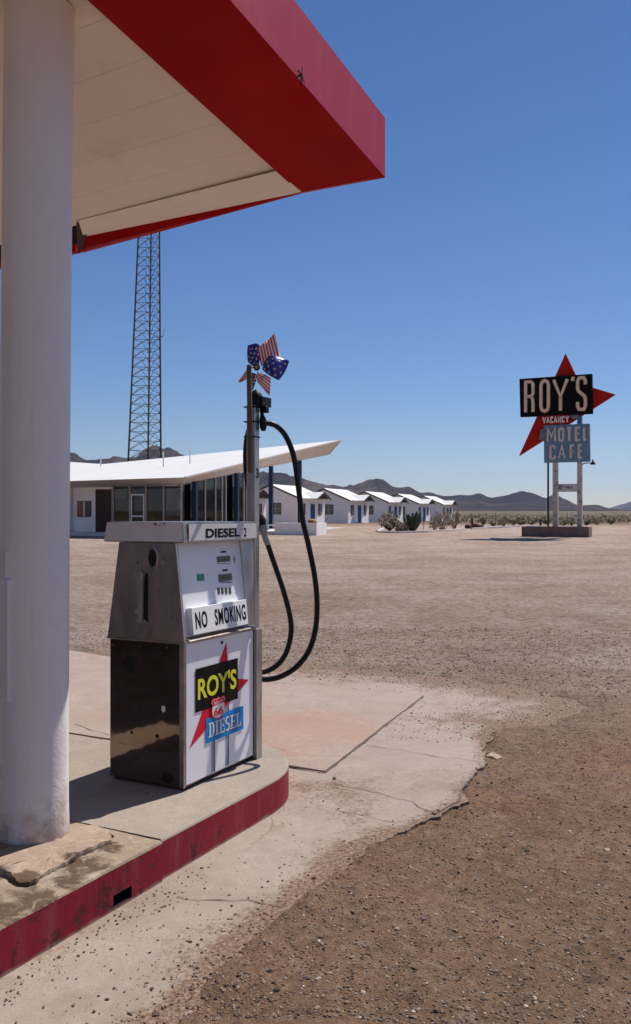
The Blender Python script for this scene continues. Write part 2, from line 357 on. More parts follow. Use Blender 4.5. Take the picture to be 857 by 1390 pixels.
def mat_ground():
    m, nt, b = newmat('gravel_ground'); v = geopos(nt)
    sep = N(nt, 'ShaderNodeSeparateXYZ'); nt.links.new(v, sep.inputs[0])
    ln = N(nt, 'ShaderNodeVectorMath', operation='LENGTH'); nt.links.new(v, ln.inputs[0]); r = ln.outputs['Value']
    big = noise(nt, .09, 5, .6, v, .5); mid = noise(nt, .8, 8, .65, v, .4); fine = noise(nt, 22, 8, .75, v); g = noise(nt, 110, 4, .7, v)
    tracks = noise(nt, .6, 6, .65, geopos(nt, (.16, 1.6, 1)), .3)
    lot = ramp(nt, mid, [(.3, (.39,.285,.215)), (.7, (.52,.40,.315))])
    lot = mix(nt, rampv(nt, tracks, .46, .60, 0, .45), lot, (.60,.485,.40))
    lot = mix(nt, rampv(nt, big, .42, .62, 0, .55), lot, (.33,.20,.135))
    pt = noise(nt, .33, 9, .72, v, 1.0); lot = mix(nt, rampv(nt, pt, .50, .60, 0, .7), lot, (.58,.475,.40)); lot = mix(nt, rampv(nt, pt, .34, .45, .6, 0), lot, (.27,.19,.14))
    sp2 = noise(nt, 6.5, 6, .85, v); lot = mix(nt, rampv(nt, sp2, .42, .48, .6, 0), lot, (.13,.09,.07)); lot = mix(nt, rampv(nt, sp2, .54, .60, 0, .5), lot, (.58,.47,.39))
    near = ramp(nt, mid, [(.3, (.31,.185,.12)), (.7, (.44,.28,.19))])
    near = mix(nt, rampv(nt, noise(nt, .55, 4, .6, v, .6), .50, .66, 0, .55), near, (.46,.24,.125))
    rr = math_(nt, 'ADD', r, math_(nt, 'MULTIPLY', noise(nt, .7, 6, .7, v), 3.0))
    c = mix(nt, rampv(nt, rr, 7.0, 11.5), near, lot)
    # desert beyond the lot
    des = ramp(nt, noise(nt, .02, 7, .7, geopos(nt, (1, .25, 1)), .3), [(.32, (.10,.08,.048)), (.5, (.18,.13,.08)), (.68, (.28,.20,.135))])
    c = mix(nt, rampv(nt, math_(nt, 'ADD', r, math_(nt, 'MULTIPLY', mid, 14)), 90, 112), c, des)
    far = ramp(nt, noise(nt, .006, 6, .7, geopos(nt, (1, .3, 1))), [(.35, (.10,.08,.052)), (.65, (.19,.145,.095))])
    c = mix(nt, rampv(nt, r, 250, 900), c, far)
    sp = rampv(nt, r, 10, 90, 1, .35)
    c = mix(nt, math_(nt, 'MULTIPLY', rampv(nt, fine, .38, .50, .8, 0), sp), c, mix(nt, .55, c, (.03,.02,.015)))
    c = mix(nt, math_(nt, 'MULTIPLY', rampv(nt, fine, .56, .64, 0, .75), sp), c, (.50,.41,.35))
    mfn = noise(nt, 5, 9, .8, v)
    c = mix(nt, rampv(nt, mfn, .34, .48, .55, 0), c, (.10,.068,.05))
    c = mix(nt, rampv(nt, mfn, .56, .68, 0, .4), c, (.46,.37,.31))
    nt.links.new(c, b.inputs['Base Color']); b.inputs['Roughness'].default_value = .95; b.inputs['Specular IOR Level'].default_value = .15
    n1 = bump(nt, mid, .5, .10, None); n2 = bump(nt, mfn, 1.0, .09, None, n1); n3 = bump(nt, fine, 1.0, .045, None, n2); bump(nt, g, 1.0, .010, b, n3)
    return m
M['ground'] = mat_ground()

def mat_stones():
    m, nt, b = newmat('stones'); g = N(nt, 'ShaderNodeNewGeometry')
    c = ramp(nt, g.outputs['Random Per Island'], [(0, (.05,.032,.026)), (.35, (.15,.095,.07)), (.8, (.26,.18,.14)), (.93, (.32,.24,.19)), (1, (.50,.42,.36))])
    c = mix(nt, rampv(nt, noise(nt, 90, 4, .6, geopos(nt)), .4, .7, 0, .4), c, (.09,.06,.05)); nt.links.new(c, b.inputs['Base Color'])
    b.inputs['Roughness'].default_value = .9; return m
M['stones'] = mat_stones()

def mat_leaf(name, a, c2, rough=.7):
    m, nt, b = newmat(name); g = N(nt, 'ShaderNodeNewGeometry')
    nt.links.new(ramp(nt, g.outputs['Random Per Island'], [(0, a), (1, c2)]), b.inputs['Base Color']); b.inputs['Roughness'].default_value = rough
    b.inputs['Specular IOR Level'].default_value = .2; return m
M['scrub'] = mat_leaf('dry_scrub', (.12,.09,.05), (.34,.25,.15))
M['green_scrub'] = mat_leaf('olive_scrub', (.07,.078,.03), (.22,.20,.09))
M['brush'] = mat_leaf('brown_brush', (.13,.095,.06), (.36,.28,.18))
M['cholla'] = mat_leaf('pale_cholla', (.22,.17,.12), (.42,.36,.26))
M['cactus_g'] = pbr('dark_cactus', (.025,.045,.022), .7, var=.35, scale=12)
M['cactus_r'] = pbr('reddish_cactus', (.13,.045,.03), .8, var=.4, scale=14)
M['bark'] = pbr('stem', (.10,.07,.05), .9, var=.3)
M['barrel'] = pbr('yellow_barrel_cactus', (.42,.24,.06), .8, var=.3, scale=20)

def mat_mountain():
    m, nt, b = newmat('bare_mountain_rock'); v = geopos(nt)
    f = noise(nt, .0012, 10, .7, v, .4); g = noise(nt, .006, 8, .7, v)
    c = ramp(nt, f, [(.36, (.055,.034,.032)), (.5, (.13,.088,.075)), (.64, (.28,.20,.16))])  # wide tone spread paints lit and shaded relief into the rock colour
    c = mix(nt, rampv(nt, g, .42, .56, .7, 0), c, (.035,.026,.030)); nt.links.new(c, b.inputs['Base Color']); b.inputs['Roughness'].default_value = .95
    b.inputs['Specular IOR Level'].default_value = .1
    bump(nt, noise(nt, .004, 10, .78, v), 1.0, 160, b); return m
M['mountain'] = mat_mountain()

def mat_glass(name, tint, refl=.06, rough=.02):
    m = bpy.data.materials.new(name); m.use_nodes = True; nt = m.node_tree
    for n in list(nt.nodes): nt.nodes.remove(n)
    out = N(nt, 'ShaderNodeOutputMaterial'); t = N(nt, 'ShaderNodeBsdfTransparent'); t.inputs[0].default_value = (*tint, 1)
    g = N(nt, 'ShaderNodeBsdfGlossy'); g.inputs['Roughness'].default_value = rough
    lw = N(nt, 'ShaderNodeFresnel'); lw.inputs[0].default_value = 1.5
    mx = N(nt, 'ShaderNodeMixShader'); nt.links.new(lw.outputs[0], mx.inputs[0]); nt.links.new(t.outputs[0], mx.inputs[1]); nt.links.new(g.outputs[0], mx.inputs[2])
    nt.links.new(mx.outputs[0], out.inputs[0]); return m
M['glass'] = mat_glass('window_glass', (.72,.74,.74))
M['dark_glass'] = pbr('dark_window_pane', (.04,.035,.032), .08, var=.4, scale=3)

def mat_brick():
    m, nt, b = newmat('old_brick'); v = coords(nt, 'Object')
    br = N(nt, 'ShaderNodeTexBrick'); br.inputs['Scale'].default_value = 4.0
    br.inputs['Color1'].default_value = (.20,.10,.075,1); br.inputs['Color2'].default_value = (.13,.075,.06,1); br.inputs['Mortar'].default_value = (.22,.17,.14,1)
    br.inputs['Mortar Size'].default_value = .03
    sw = N(nt, 'ShaderNodeMapping'); sw.inputs['Rotation'].default_value = (R(90), 0, 0); nt.links.new(v, sw.inputs['Vector']); nt.links.new(sw.outputs[0], br.inputs['Vector'])
    c = mix(nt, rampv(nt, noise(nt, 3, 6, .6, v), .45, .7, 0, .6), br.outputs['Color'], (.24,.19,.16)); nt.links.new(c, b.inputs['Base Color']); b.inputs['Roughness'].default_value = .9
    bump(nt, noise(nt, 25, 4, .6, v), .4, .02, b); return m
M['brick'] = mat_brick()

def mat_stripes():
    m, nt, b = newmat('red_white_stripes'); t = N(nt, 'ShaderNodeTexCoord'); s = N(nt, 'ShaderNodeSeparateXYZ'); nt.links.new(t.outputs['UV'], s.inputs[0])
    f = math_(nt, 'FRACT', s.outputs['X']); k = math_(nt, 'LESS_THAN', f, .5)
    nt.links.new(mix(nt, k, (.86,.82,.80), (.58,.02,.03)), b.inputs['Base Color']); b.inputs['Roughness'].default_value = .35
    return m
M['stripes'] = mat_stripes()
M['spin_blue'] = pbr('pinwheel_blue', (.012,.03,.30), .35, var=.15, scale=30)
M['spin_star'] = pbr('pinwheel_star', (.72,.62,.56), .4)

# ------------------------------------------------------------------ camera, world, sun
cam = bpy.data.cameras.new('camera'); co = bpy.data.objects.new('camera', cam); col.objects.link(co)
co.location = (0, 0, H); co.rotation_euler = (R(90), 0, 0)
cam.sensor_fit = 'VERTICAL'; cam.sensor_height = 24; cam.lens = 24*F/1390; cam.shift_y = (HY-695)/1390
cam.clip_start = .05; cam.clip_end = 60000
scene.camera = co
SAZ, SEL = 43.0, 55.0
w = bpy.data.worlds.new('World'); scene.world = w; w.use_nodes = True; nt = w.node_tree
bg = nt.nodes['Background']; sky = nt.nodes.new('ShaderNodeTexSky'); sky.sky_type = 'NISHITA'; sky.sun_disc = False
sky.sun_elevation = R(SEL); sky.sun_rotation = R(SAZ); sky.air_density = 1.0; sky.dust_density = 0.0; sky.ozone_density = 3.6; sky.altitude = 300
hs = nt.nodes.new('ShaderNodeHueSaturation'); hs.inputs['Saturation'].default_value = 1.17; nt.links.new(sky.outputs[0], hs.inputs['Color']); tint = mix(nt, 1.0, hs.outputs[0], (.98, .955, 1.09), 'MULTIPLY'); nt.links.new(tint, bg.inputs[0]); bg.inputs[1].default_value = .072
sl = bpy.data.lights.new('sun', 'SUN'); sl.energy = 5.0; sl.angle = R(.53); sl.color = (1, .93, .86)
so = bpy.data.objects.new('sun', sl); col.objects.link(so); so.location = (20, 30, 40)
sd = Vector((math.sin(R(SAZ))*math.cos(R(SEL)), math.cos(R(SAZ))*math.cos(R(SEL)), math.sin(R(SEL))))
so.rotation_euler = sd.to_track_quat('Z', 'Y').to_euler()
vs = scene.view_settings; vs.view_transform = 'Standard'; vs.look = 'None'; vs.exposure = .14; vs.gamma = 1; vs.use_curve_mapping = False
scene.render.engine = 'CYCLES'
cy = scene.cycles; cy.use_denoising = True; cy.max_bounces = 8; cy.diffuse_bounces = 4; cy.glossy_bounces = 4; cy.transparent_max_bounces = 12; cy.volume_bounces = 0
cy.sample_clamp_indirect = 6; cy.caustics_reflective = False; cy.caustics_refractive = False

# ------------------------------------------------------------------ ground sheet
apron_px = [(215,1470),(292,1345),(340,1298),(376,1262),(400,1240),(442,1208),(462,1190),(479,1171),(500,1150),(521,1138),(543,1131),(563,1126),(578,1115),(593,1105),(612,1098),
            (630,1087),(628,1075),(629,1063),(646,1048),(660,1036),(659,1022),(663,1008),(668,1000),(678,993),(695,989),(714,987),(735,988),(756,984),(785,972),(807,960),(790,951),(762,944),
            (700,930),(600,918),(480,905)]
apron = []
for p in apron_px:
    q = ground_at(*p); apron.append((q.x, q.y))
apron += [(-2.86, 10.35), (-5.2, 11.6), (-9.0, 5.0), (-5.0, .4), (-1.2, .7)]
# jagged refinement
def refine(poly, step=.022, amp=.018, seed=3):
    out = []; n = len(poly)
    for i in range(n):
        a = Vector(poly[i]); b = Vector(poly[(i+1) % n]); L = (b-a).length; k = max(1, int(L/step))
        nn = Vector((-(b-a).y, (b-a).x)).normalized()
        for j in range(k):
            p = a+(b-a)*(j/k)
            d = mnoise.noise(Vector((p.x*5, p.y*5, seed)))*amp*2.2 + mnoise.noise(Vector((p.x*17, p.y*17, seed+9)))*amp*1.1 + mnoise.noise(Vector((p.x*45, p.y*45, seed+5)))*amp*.7
            p = p+nn*d; out.append((p.x, p.y))
    return out
apron_f = refine(apron)
def sdist(px, py, poly):
    """signed distance, negative inside"""
    d = np.full(px.shape, 1e9); inside = np.zeros(px.shape, bool); n = len(poly)
    for i in range(n):
        ax, ay = poly[i]; bx, by = poly[(i+1) % n]
        ex, ey = bx-ax, by-ay; wx, wy = px-ax, py-ay
        t = np.clip((wx*ex+wy*ey)/(ex*ex+ey*ey+1e-12), 0, 1)
        d = np.minimum(d, (wx-ex*t)**2+(wy-ey*t)**2)
        c = ((ay <= py) & (by > py)) | ((by <= py) & (ay > py))
        with np.errstate(divide='ignore', invalid='ignore'):
            xi = ax+(py-ay)*ex/(ey if abs(ey) > 1e-12 else 1e-12)
        inside ^= c & (px < xi)
    d = np.sqrt(d); return np.where(inside, -d, d)
def vnoise(x, y, s, seed):
    rs = np.random.RandomState(seed); T = rs.rand(256, 256)
    xs = x*s+37.1; ys = y*s+11.7; xi = np.floor(xs).astype(int); yi = np.floor(ys).astype(int); fx = xs-xi; fy = ys-yi
    fx = fx*fx*(3-2*fx); fy = fy*fy*(3-2*fy)
    g = lambda a, b: T[a % 256, b % 256]
    return (g(xi,yi)*(1-fx)+g(xi+1,yi)*fx)*(1-fy)+(g(xi,yi+1)*(1-fx)+g(xi+1,yi+1)*fx)*fy-.5
def fbm(x, y, s, seed, o=4):
    r = 0; a = 1
    for i in range(o): r = r+a*vnoise(x, y, s*2**i, seed+i); a *= .5
    return r
def axis_vals(lo, hi, step, far_lo, far_hi, g=1.13):
    mid = list(np.arange(lo, hi+1e-6, step)); a = []; s = step; x = hi
    while x < far_hi: s *= g; x += s; a.append(x)
    b = []; s = step; x = lo
    while x > far_lo: s *= g; x -= s; b.append(x)
    return np.array(b[::-1]+mid+a)
gx = axis_vals(-3.6, 5.2, .042, -22000, 22000); gy = axis_vals(1.6, 11.0, .042, -22000, 22000)
GX, GY = np.meshgrid(gx, gy); sh = GX.shape
rr = np.hypot(GX, GY).ravel(); Z = np.array([zg(r) for r in rr]).reshape(sh)
near = np.hypot(GX, GY) < 40
amp = np.clip(1-np.hypot(GX, GY)/60, 0, 1)
Z = Z-.020+amp*(fbm(GX, GY, .5, 5)*.010+fbm(GX, GY, 4, 15, 4)*.010)
area = (GX > -12) & (GX < 7) & (GY > -2) & (GY < 14)
D = np.full(sh, 50.0); D[area] = sdist(GX[area], GY[area], apron)
def cover_at(x, y):
    """how high dirt is banked on the slab edge: 0 = a clean broken edge, 1 = drifted over"""
    far = 1/(1+np.exp(-(y-6.45+.35*(x-1))*4)); low = 1/(1+np.exp((y-4.35)*6))
    return np.clip(far+low*.9, 0, 1)
CV = cover_at(GX, GY)
bank = np.exp(-(np.maximum(-D, 0)/(.10+.22*CV))**2)  # inside falloff
rag = fbm(GX, GY, 6, 40, 4)
Zin = -.045+(.030+.023*np.clip(CV*1.3, 0, 1)+rag*.030*CV)*np.exp(-(np.minimum(D, 0)/(.07+.05*CV))**2)
Zout = Z+CV*np.exp(-(np.maximum(D, 0)/.6)**2)*.026+rag*.014*np.clip(D/.1, 0, 1)+rag*.020*CV*np.exp(-(np.maximum(D, 0)/.15)**2)
Z = np.where(D < 0, Zin, Zout)
# keep the sheet below the island and the near slab interior
mb = MB(); mb.v = list(zip(GX.ravel().tolist(), GY.ravel().tolist(), Z.ravel().tolist()))
ny, nx = sh; idx = np.arange(ny*nx).reshape(sh)
q = np.stack([idx[:-1,:-1].ravel(), idx[:-1,1:].ravel(), idx[1:,1:].ravel(), idx[1:,:-1].ravel()], 1)
mb.f = [tuple(a) for a in q.tolist()]; mb.m = [0]*len(mb.f)
gnd = mb.build('ground', M['ground'], smooth='all'); prop(gnd, kind='structure')
def gz(x, y): return zg(math.hypot(x, y))-.020

# apron sheet (a real slab, 6 cm thick) and the smoother reddish slab
U = Vector((math.sin(R(27.5)), math.cos(R(27.5)), 0)); V = Vector((-U.y, U.x, 0)); AROT = math.atan2(U.y, U.x)
def uv(u, v, z=0.0): return U*u+V*v+Vector((0, 0, z))
from mathutils.geometry import delaunay_2d_cdt
pts2 = [Vector(p) for p in apron_f]; nb = len(pts2)
gxs, gys = np.meshgrid(np.arange(-8.8, 3, .09), np.arange(.3, 12, .09)); sdg = sdist(gxs.ravel(), gys.ravel(), apron)
inner = [Vector((x, y)) for x, y, d in zip(gxs.ravel(), gys.ravel(), sdg) if d < -.07]
res = delaunay_2d_cdt(pts2+inner, [], [list(range(nb))], 1, 1e-5)
mb = MB(); nv = len(res[0]); mb.add([(p.x, p.y, 0) for p in res[0]], [tuple(f) for f in res[2]])
mb.add([(x, y, 0) for x, y in apron_f]+[(x, y, -.07) for x, y in apron_f], [(i, (i+1) % nb, nb+(i+1) % nb, nb+i) for i in range(nb)])
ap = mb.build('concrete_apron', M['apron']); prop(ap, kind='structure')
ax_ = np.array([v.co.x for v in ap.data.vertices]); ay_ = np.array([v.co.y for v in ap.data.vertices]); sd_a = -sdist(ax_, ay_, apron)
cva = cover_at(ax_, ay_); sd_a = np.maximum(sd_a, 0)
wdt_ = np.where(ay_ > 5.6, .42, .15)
dr = (np.where(ay_ > 5.6, .22, .50)*cva)*np.exp(-(sd_a/wdt_)**1.2)+.25*np.exp(-(sd_a/.10)**1.2)*(ay_ > 5.6)*cva+.16*np.exp(-(sd_a/.05)**1.0)  # last term darkens the slab rim: its shadow line painted in with the dirt
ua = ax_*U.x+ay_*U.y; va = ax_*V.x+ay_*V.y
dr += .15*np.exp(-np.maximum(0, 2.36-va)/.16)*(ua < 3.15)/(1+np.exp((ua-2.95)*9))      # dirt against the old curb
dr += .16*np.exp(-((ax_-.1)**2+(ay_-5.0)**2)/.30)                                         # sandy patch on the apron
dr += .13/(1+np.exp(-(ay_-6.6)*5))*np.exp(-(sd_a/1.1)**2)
att = ap.data.attributes.new('drift_shade', 'FLOAT', 'POINT'); att.data.foreach_set('value', dr.astype(np.float32))
s1 = ground_at(441,1048); s2 = ground_at(575,945)
slab = [(s1.x, s1.y), (s2.x, s2.y), (-.55, 8.43), (-2.86, 10.3), (-5.0, 11.4), (-8.2, 9.6), (-6.0, 8.6)]
slab_f = refine(slab, .12, .004)
mb = MB(); mb.prism([(x, y, -.02) for x, y in slab_f], (0, 0, .030)); sl_o = mb.build('concrete_slab', M['slab']); prop(sl_o, kind='structure')
# cracks and the joint at the slab edge, filled with dark dirt
def ribbon(pts, wdt, z, seed=1, jit=.02, step=.05):
    P2 = []
    for i in range(len(pts)-1):
        a = Vector(pts[i]); b = Vector(pts[i+1]); k = max(1, int((b-a).length/step))
        for j in range(k): P2.append(a+(b-a)*(j/k))
    P2.append(Vector(pts[-1])); out = MB(); L = []; Rr = []
    for i, p in enumerate(P2):
        t = (P2[min(i+1, len(P2)-1)]-P2[max(i-1, 0)]).normalized(); n = Vector((-t.y, t.x))
        o = n*(mnoise.noise(Vector((p.x*7, p.y*7, seed)))*jit*2)
        ww = wdt*(.45+.9*abs(mnoise.noise(Vector((p.x*11, p.y*11, seed+4)))*1.6))
        a = p+o+n*ww/2; b = p+o-n*ww/2; L.append((a.x, a.y, z)); Rr.append((b.x, b.y, z))
    n = len(L); out.v = L+Rr; out.f = [(i, i+1, n+i+1, n+i) for i in range(n-1)]; out.m = [0]*(n-1); return out
M['crack'] = pbr('dark_crack_dirt', (.10,.07,.055), .95, var=.4, scale=30)
def gp(*pts): return [(ground_at(*p).x, ground_at(*p).y) for p in pts]
for k, (pts, wd, jt, zz) in enumerate([
    (gp((388,1041),(415,1045),(441,1049)), .016, .004, .013),
    (gp((441,1049),(500,1004),(535,976),(575,946)), .022, .006, .004),
    (gp((455,1063),(500,1074),(560,1090),(592,1104)), .006, .02, .004),
    (gp((455,1100),(500,1110),(540,1117)), .005, .02, .004),
    (gp((497,1012),(540,1018),(600,1028),(655,1034)), .005, .015, .004),
    (gp((593,1105),(612,1092),(622,1078),(640,1056)), .012, .03, .004),
    (gp((240,1218),(275,1222),(340,1219),(385,1232)), .007, .02, .004),
    (gp((100,985),(118,990),(148,1000)), .006, .02, .013)]):
    c = ribbon(pts, wd, zz, k+1, jt).build('crack', M['crack'], ap if zz < .01 else sl_o)

# ------------------------------------------------------------------ loose gravel and stones
def stone(mb, x, y, z, s, rnd):
    t = (1+5**.5)/2
    base = [(-1,t,0),(1,t,0),(-1,-t,0),(1,-t,0),(0,-1,t),(0,1,t),(0,-1,-t),(0,1,-t),(t,0,-1),(t,0,1),(-t,0,-1),(-t,0,1)]
    fs = [(0,11,5),(0,5,1),(0,1,7),(0,7,10),(0,10,11),(1,5,9),(5,11,4),(11,10,2),(10,7,6),(7,1,8),(3,9,4),(3,4,2),(3,2,6),(3,6,8),(3,8,9),(4,9,5),(2,4,11),(6,2,10),(8,6,7),(9,8,1)]
    a = rnd.random()*6.28; ca, sa = math.cos(a), math.sin(a); ex = .7+rnd.random()*.7; ey = .6+rnd.random()*.5; ez = .4+rnd.random()*.35
    vs = []
    for p in base:
        k = s*.53*(.72+rnd.random()*.56); X, Y, Zz = p[0]*k*ex, p[1]*k*ey, p[2]*k*ez
        vs.append((x+X*ca-Y*sa, y+X*sa+Y*ca, z+Zz+s*.12))
    mb.add(vs, fs)
rnd = random.Random(11)
cand = []
for i in range(56000):
    r = 2.8+ (rnd.random()**1.35)*10; th = R(rnd.uniform(-17, 24)); cand.append((r*math.sin(th), r*math.cos(th)))
cx_ = np.array([c[0] for c in cand]); cy_ = np.array([c[1] for c in cand]); dd = sdist(cx_, cy_, apron); cvv = cover_at(cx_, cy_)
ix_ = np.clip(np.searchsorted(gx, cx_)-1, 0, len(gx)-2); iy_ = np.clip(np.searchsorted(gy, cy_)-1, 0, len(gy)-2)
fx_ = (cx_-gx[ix_])/(gx[ix_+1]-gx[ix_]); fy_ = (cy_-gy[iy_])/(gy[iy_+1]-gy[iy_])
zs_ = (Z[iy_,ix_]*(1-fx_)+Z[iy_,ix_+1]*fx_)*(1-fy_)+(Z[iy_+1,ix_]*(1-fx_)+Z[iy_+1,ix_+1]*fx_)*fy_
mb = MB(); cnt = 0
for (x, y), d, cvk, zst in zip(cand, dd, cvv, zs_):
    uu = x*U.x+y*U.y; vv = x*V.x+y*V.y
    if 2.3 < vv < 3.85 and uu < 4.9: continue
    if d < 0:
        p = .02+.90*math.exp(-(-d/(.05+(.25 if y > 5.6 else .10)*cvk))**1.2)*max(.3, cvk)
        if y > 6.2: p = max(p, .55*math.exp(-(-d/.8)**2))
        if rnd.random() > p: continue
        z = max(.001, zst)
    else: z = zst
    s = .0020+.0058*rnd.random()**3+(.008*rnd.random() if rnd.random() < .04 else 0)
    if math.hypot(x, y) > 8: s *= 1.4
    if math.hypot(x, y) > 8 and s < .0045: continue
    stone(mb, x, y, z, s, rnd); cnt += 1
# gravelly rubble under the old curb
for i in range(160):
    u = 1.9+rnd.random()*1.35; v = 2.33-abs(rnd.gauss(0, .09)); p = uv(u, v)
    stone(mb, p.x, p.y, .002, .002+.004*rnd.random()**2, rnd)
for i in range(60):
    u = 1.6+rnd.random()*1.5; v = 2.30-abs(rnd.gauss(0, .25)); p = uv(u, v)
    stone(mb, p.x, p.y, .002, .002+.006*rnd.random()**3, rnd)
gv = mb.build('gravel', M['stones']); prop(gv, kind='stuff', label='loose gravel and small stones scattered over the dirt', cat='gravel')
# countable larger stones
for (px, py, s, lab) in [(429,1276,.040,'pale flat stone on the dirt at the lower edge of the concrete'),
                         (410,1293,.030,'small brown lump of rock beside the pale flat stone'),
                         (590,1110,.030,'dark stone lying in the broken notch of the apron edge'),
                         (583,1255,.026,'dark flat stone alone on the brown dirt in the foreground'),
                         (454,1062,.030,'brown stone on the pale concrete just off the reddish slab corner'),
                         (772,1176,.026,'dark stone on the brown dirt far right of the apron'),
                         (801,1262,.034,'grey stone in the dirt at the lower right'),
                         (470,1209,.024,'light chip of rock on the dirt close to the apron edge')]:
    q = ground_at(px, py, -.02); m_ = MB(); inside = sdist(np.array([q.x]), np.array([q.y]), apron)[0] < 0
    stone(m_, 0, 0, 0, s*.48, rnd); o = m_.build('stone', M['stones']); o.location = (q.x, q.y, .004 if inside else -.03)
    prop(o, lab, 'stone', 'larger loose stones')
# broken concrete chunk at the apron edge
q = ground_at(671,1027,-.015); m_ = MB(); pl = [(.10*math.cos(a)*k, .14*math.sin(a)*k, 0) for a, k in zip([i*math.pi/4 for i in range(8)], (1,.8,1.1,.9,1,.7,1.1,.95))]
pl = [(a*.55*rnd.uniform(.75,1.2), b*.5*rnd.uniform(.75,1.2), rnd.uniform(-.004,.004)) for a, b, c in pl]; m_.prism(pl, (0, 0, .020)); o = m_.build('concrete_chunk', M['patch'], bevel=.004); o.location = (q.x, q.y, -.028)
prop(o, 'broken pale concrete chunk lying in the notch of the apron edge', 'rubble')

# ------------------------------------------------------------------ pump island
ISL_Z = .177; VF, VB, ISR, UC = 2.366, 3.738, .686, 4.05
isl = thing('pump_island', 'raised concrete pump island with rounded end and red painted curb', 'island', uv(3.098, 2.366), AROT)
def ilocal(u, v): return (u-3.098, v-2.366)
def rounded(r_in=0.0, u0=3.102, n=28):
    pts = [ilocal(u0, VF+r_in)]
    for k in range(n+1):
        a = -math.pi/2+math.pi*k/n
        pts.append(ilocal(UC+(ISR-r_in)*math.cos(a), VF+ISR+(ISR-r_in)*math.sin(a)))
    pts.append(ilocal(u0, VB-r_in)); return pts
# curb body (red sides) with rolled edge, concrete top
mb = MB()
prof = [(0.0, -.05), (0.0, ISL_Z-.012), (.004, ISL_Z-.004), (.012, ISL_Z)]
rings = [[(x, y, z) for x, y in rounded(ri)] for ri, z in prof]; n = len(rings[0])
for ri, (a, b) in enumerate(zip(rings[:-1], rings[1:])):
    b0 = len(mb.v); mb.v += a+b
    for i in range(n):
        j = (i+1) % n; mb.f.append((b0+i, b0+j, b0+n+j, b0+n+i)); mb.m.append(0 if ri == 0 else 1)
mb.add(rings[-1], [tuple(range(n))], 1)
mb.build('curb', [M['curb'], M['island_top']], isl, smooth=True)
# old section with the drain hole, front face at VF-.004, from u=-4 to 3.094
h0, h1 = 2.62, 2.79   # refined below
hp0 = hit(152, 1225, uv(0, 2.362), V); hp1 = hit(177, 1225, uv(0, 2.362), V); h0 = hp0.dot(U); h1 = hp1.dot(U)
mb = MB(); yb = VB-2.366; f0 = -.012; ut = 3.088
def lx(u): return u-3.098
edge = .012
def old_block(u0, u1, zlo, zhi, front=f0):
    # a block with a softened top front edge
    x0, x1 = lx(u0), lx(u1)
    mb.add([(x0,front,zlo),(x1,front,zlo),(x1,front,zhi-edge),(x0,front,zhi-edge)], [(0,1,2,3)], 0)
HT = hit(164, 1209, uv(0, 2.362), V).z; HB = hit(164, 1240, uv(0, 2.362), V).z; HB = max(.012, HB)
old_block(-4, h0, -.05, ISL_Z); old_block(h1, ut, -.05, ISL_Z)
mb.add([(lx(h0),f0,HT),(lx(h1),f0,HT),(lx(h1),f0,ISL_Z-edge),(lx(h0),f0,ISL_Z-edge)], [(0,1,2,3)], 0)
mb.add([(lx(h0),f0,-.05),(lx(h1),f0,-.05),(lx(h1),f0,HB),(lx(h0),f0,HB)], [(0,1,2,3)], 0)
dp = .22
mb.add([(lx(h0),f0,HB),(lx(h1),f0,HB),(lx(h1),f0,HT),(lx(h0),f0,HT),(lx(h0),dp,HB),(lx(h1),dp,HB),(lx(h1),dp,HT),(lx(h0),dp,HT)],
       [(0,1,5,4),(1,2,6,5),(2,3,7,6),(3,0,4,7),(4,5,6,7)], 2)
# top edge roll and top, gridded so it can sag and crumble
nu = 150; us = np.linspace(-4, ut, nu); vsx = [f0, f0+.004, f0+.014, .06, .12, .2, .3, .42, .55, .8, 1.1, yb]
b0 = len(mb.v)
for i, u in enumerate(us):
    for j, vv in enumerate(vsx):
        z = (ISL_Z-edge if j == 0 else ISL_Z-.004 if j == 1 else ISL_Z)
        if j >= 1: z += mnoise.noise(Vector((u*3, vv*5, 2)))*.004
        if 3 <= j <= 7: z += -.010*max(0, mnoise.noise(Vector((u*2.2, vv*3, 7)))+.2)
        mb.v.append((lx(u), vv+(mnoise.noise(Vector((u*9, 1, 2)))*.003 if j < 3 else 0), z))
K = len(vsx)
for i in range(nu-1):
    for j in range(K-1):
        mb.f.append((b0+i*K+j, b0+(i+1)*K+j, b0+(i+1)*K+j+1, b0+i*K+j+1)); mb.m.append(1)
mb.add([(lx(ut),f0,-.05),(lx(ut),yb,-.05),(lx(ut),yb,ISL_Z),(lx(ut),f0,ISL_Z-edge)], [(0,1,2,3)], 0)
mb.add([(lx(-4),yb,-.05),(lx(ut),yb,-.05),(lx(ut),yb,ISL_Z),(lx(-4),yb,ISL_Z)], [(0,1,2,3)], 0)
oc = mb.build('curb', [M['curb_old'], M['island_old'], M['hole']], isl, smooth=True); prop(oc, label='older chipped curb section with a square drain hole')
# dark joint between the two pours
MB().box(lx(3.0881), lx(3.1019), .002, yb-.01, -.04, ISL_Z-.006).build('joint', M['crack'], isl)
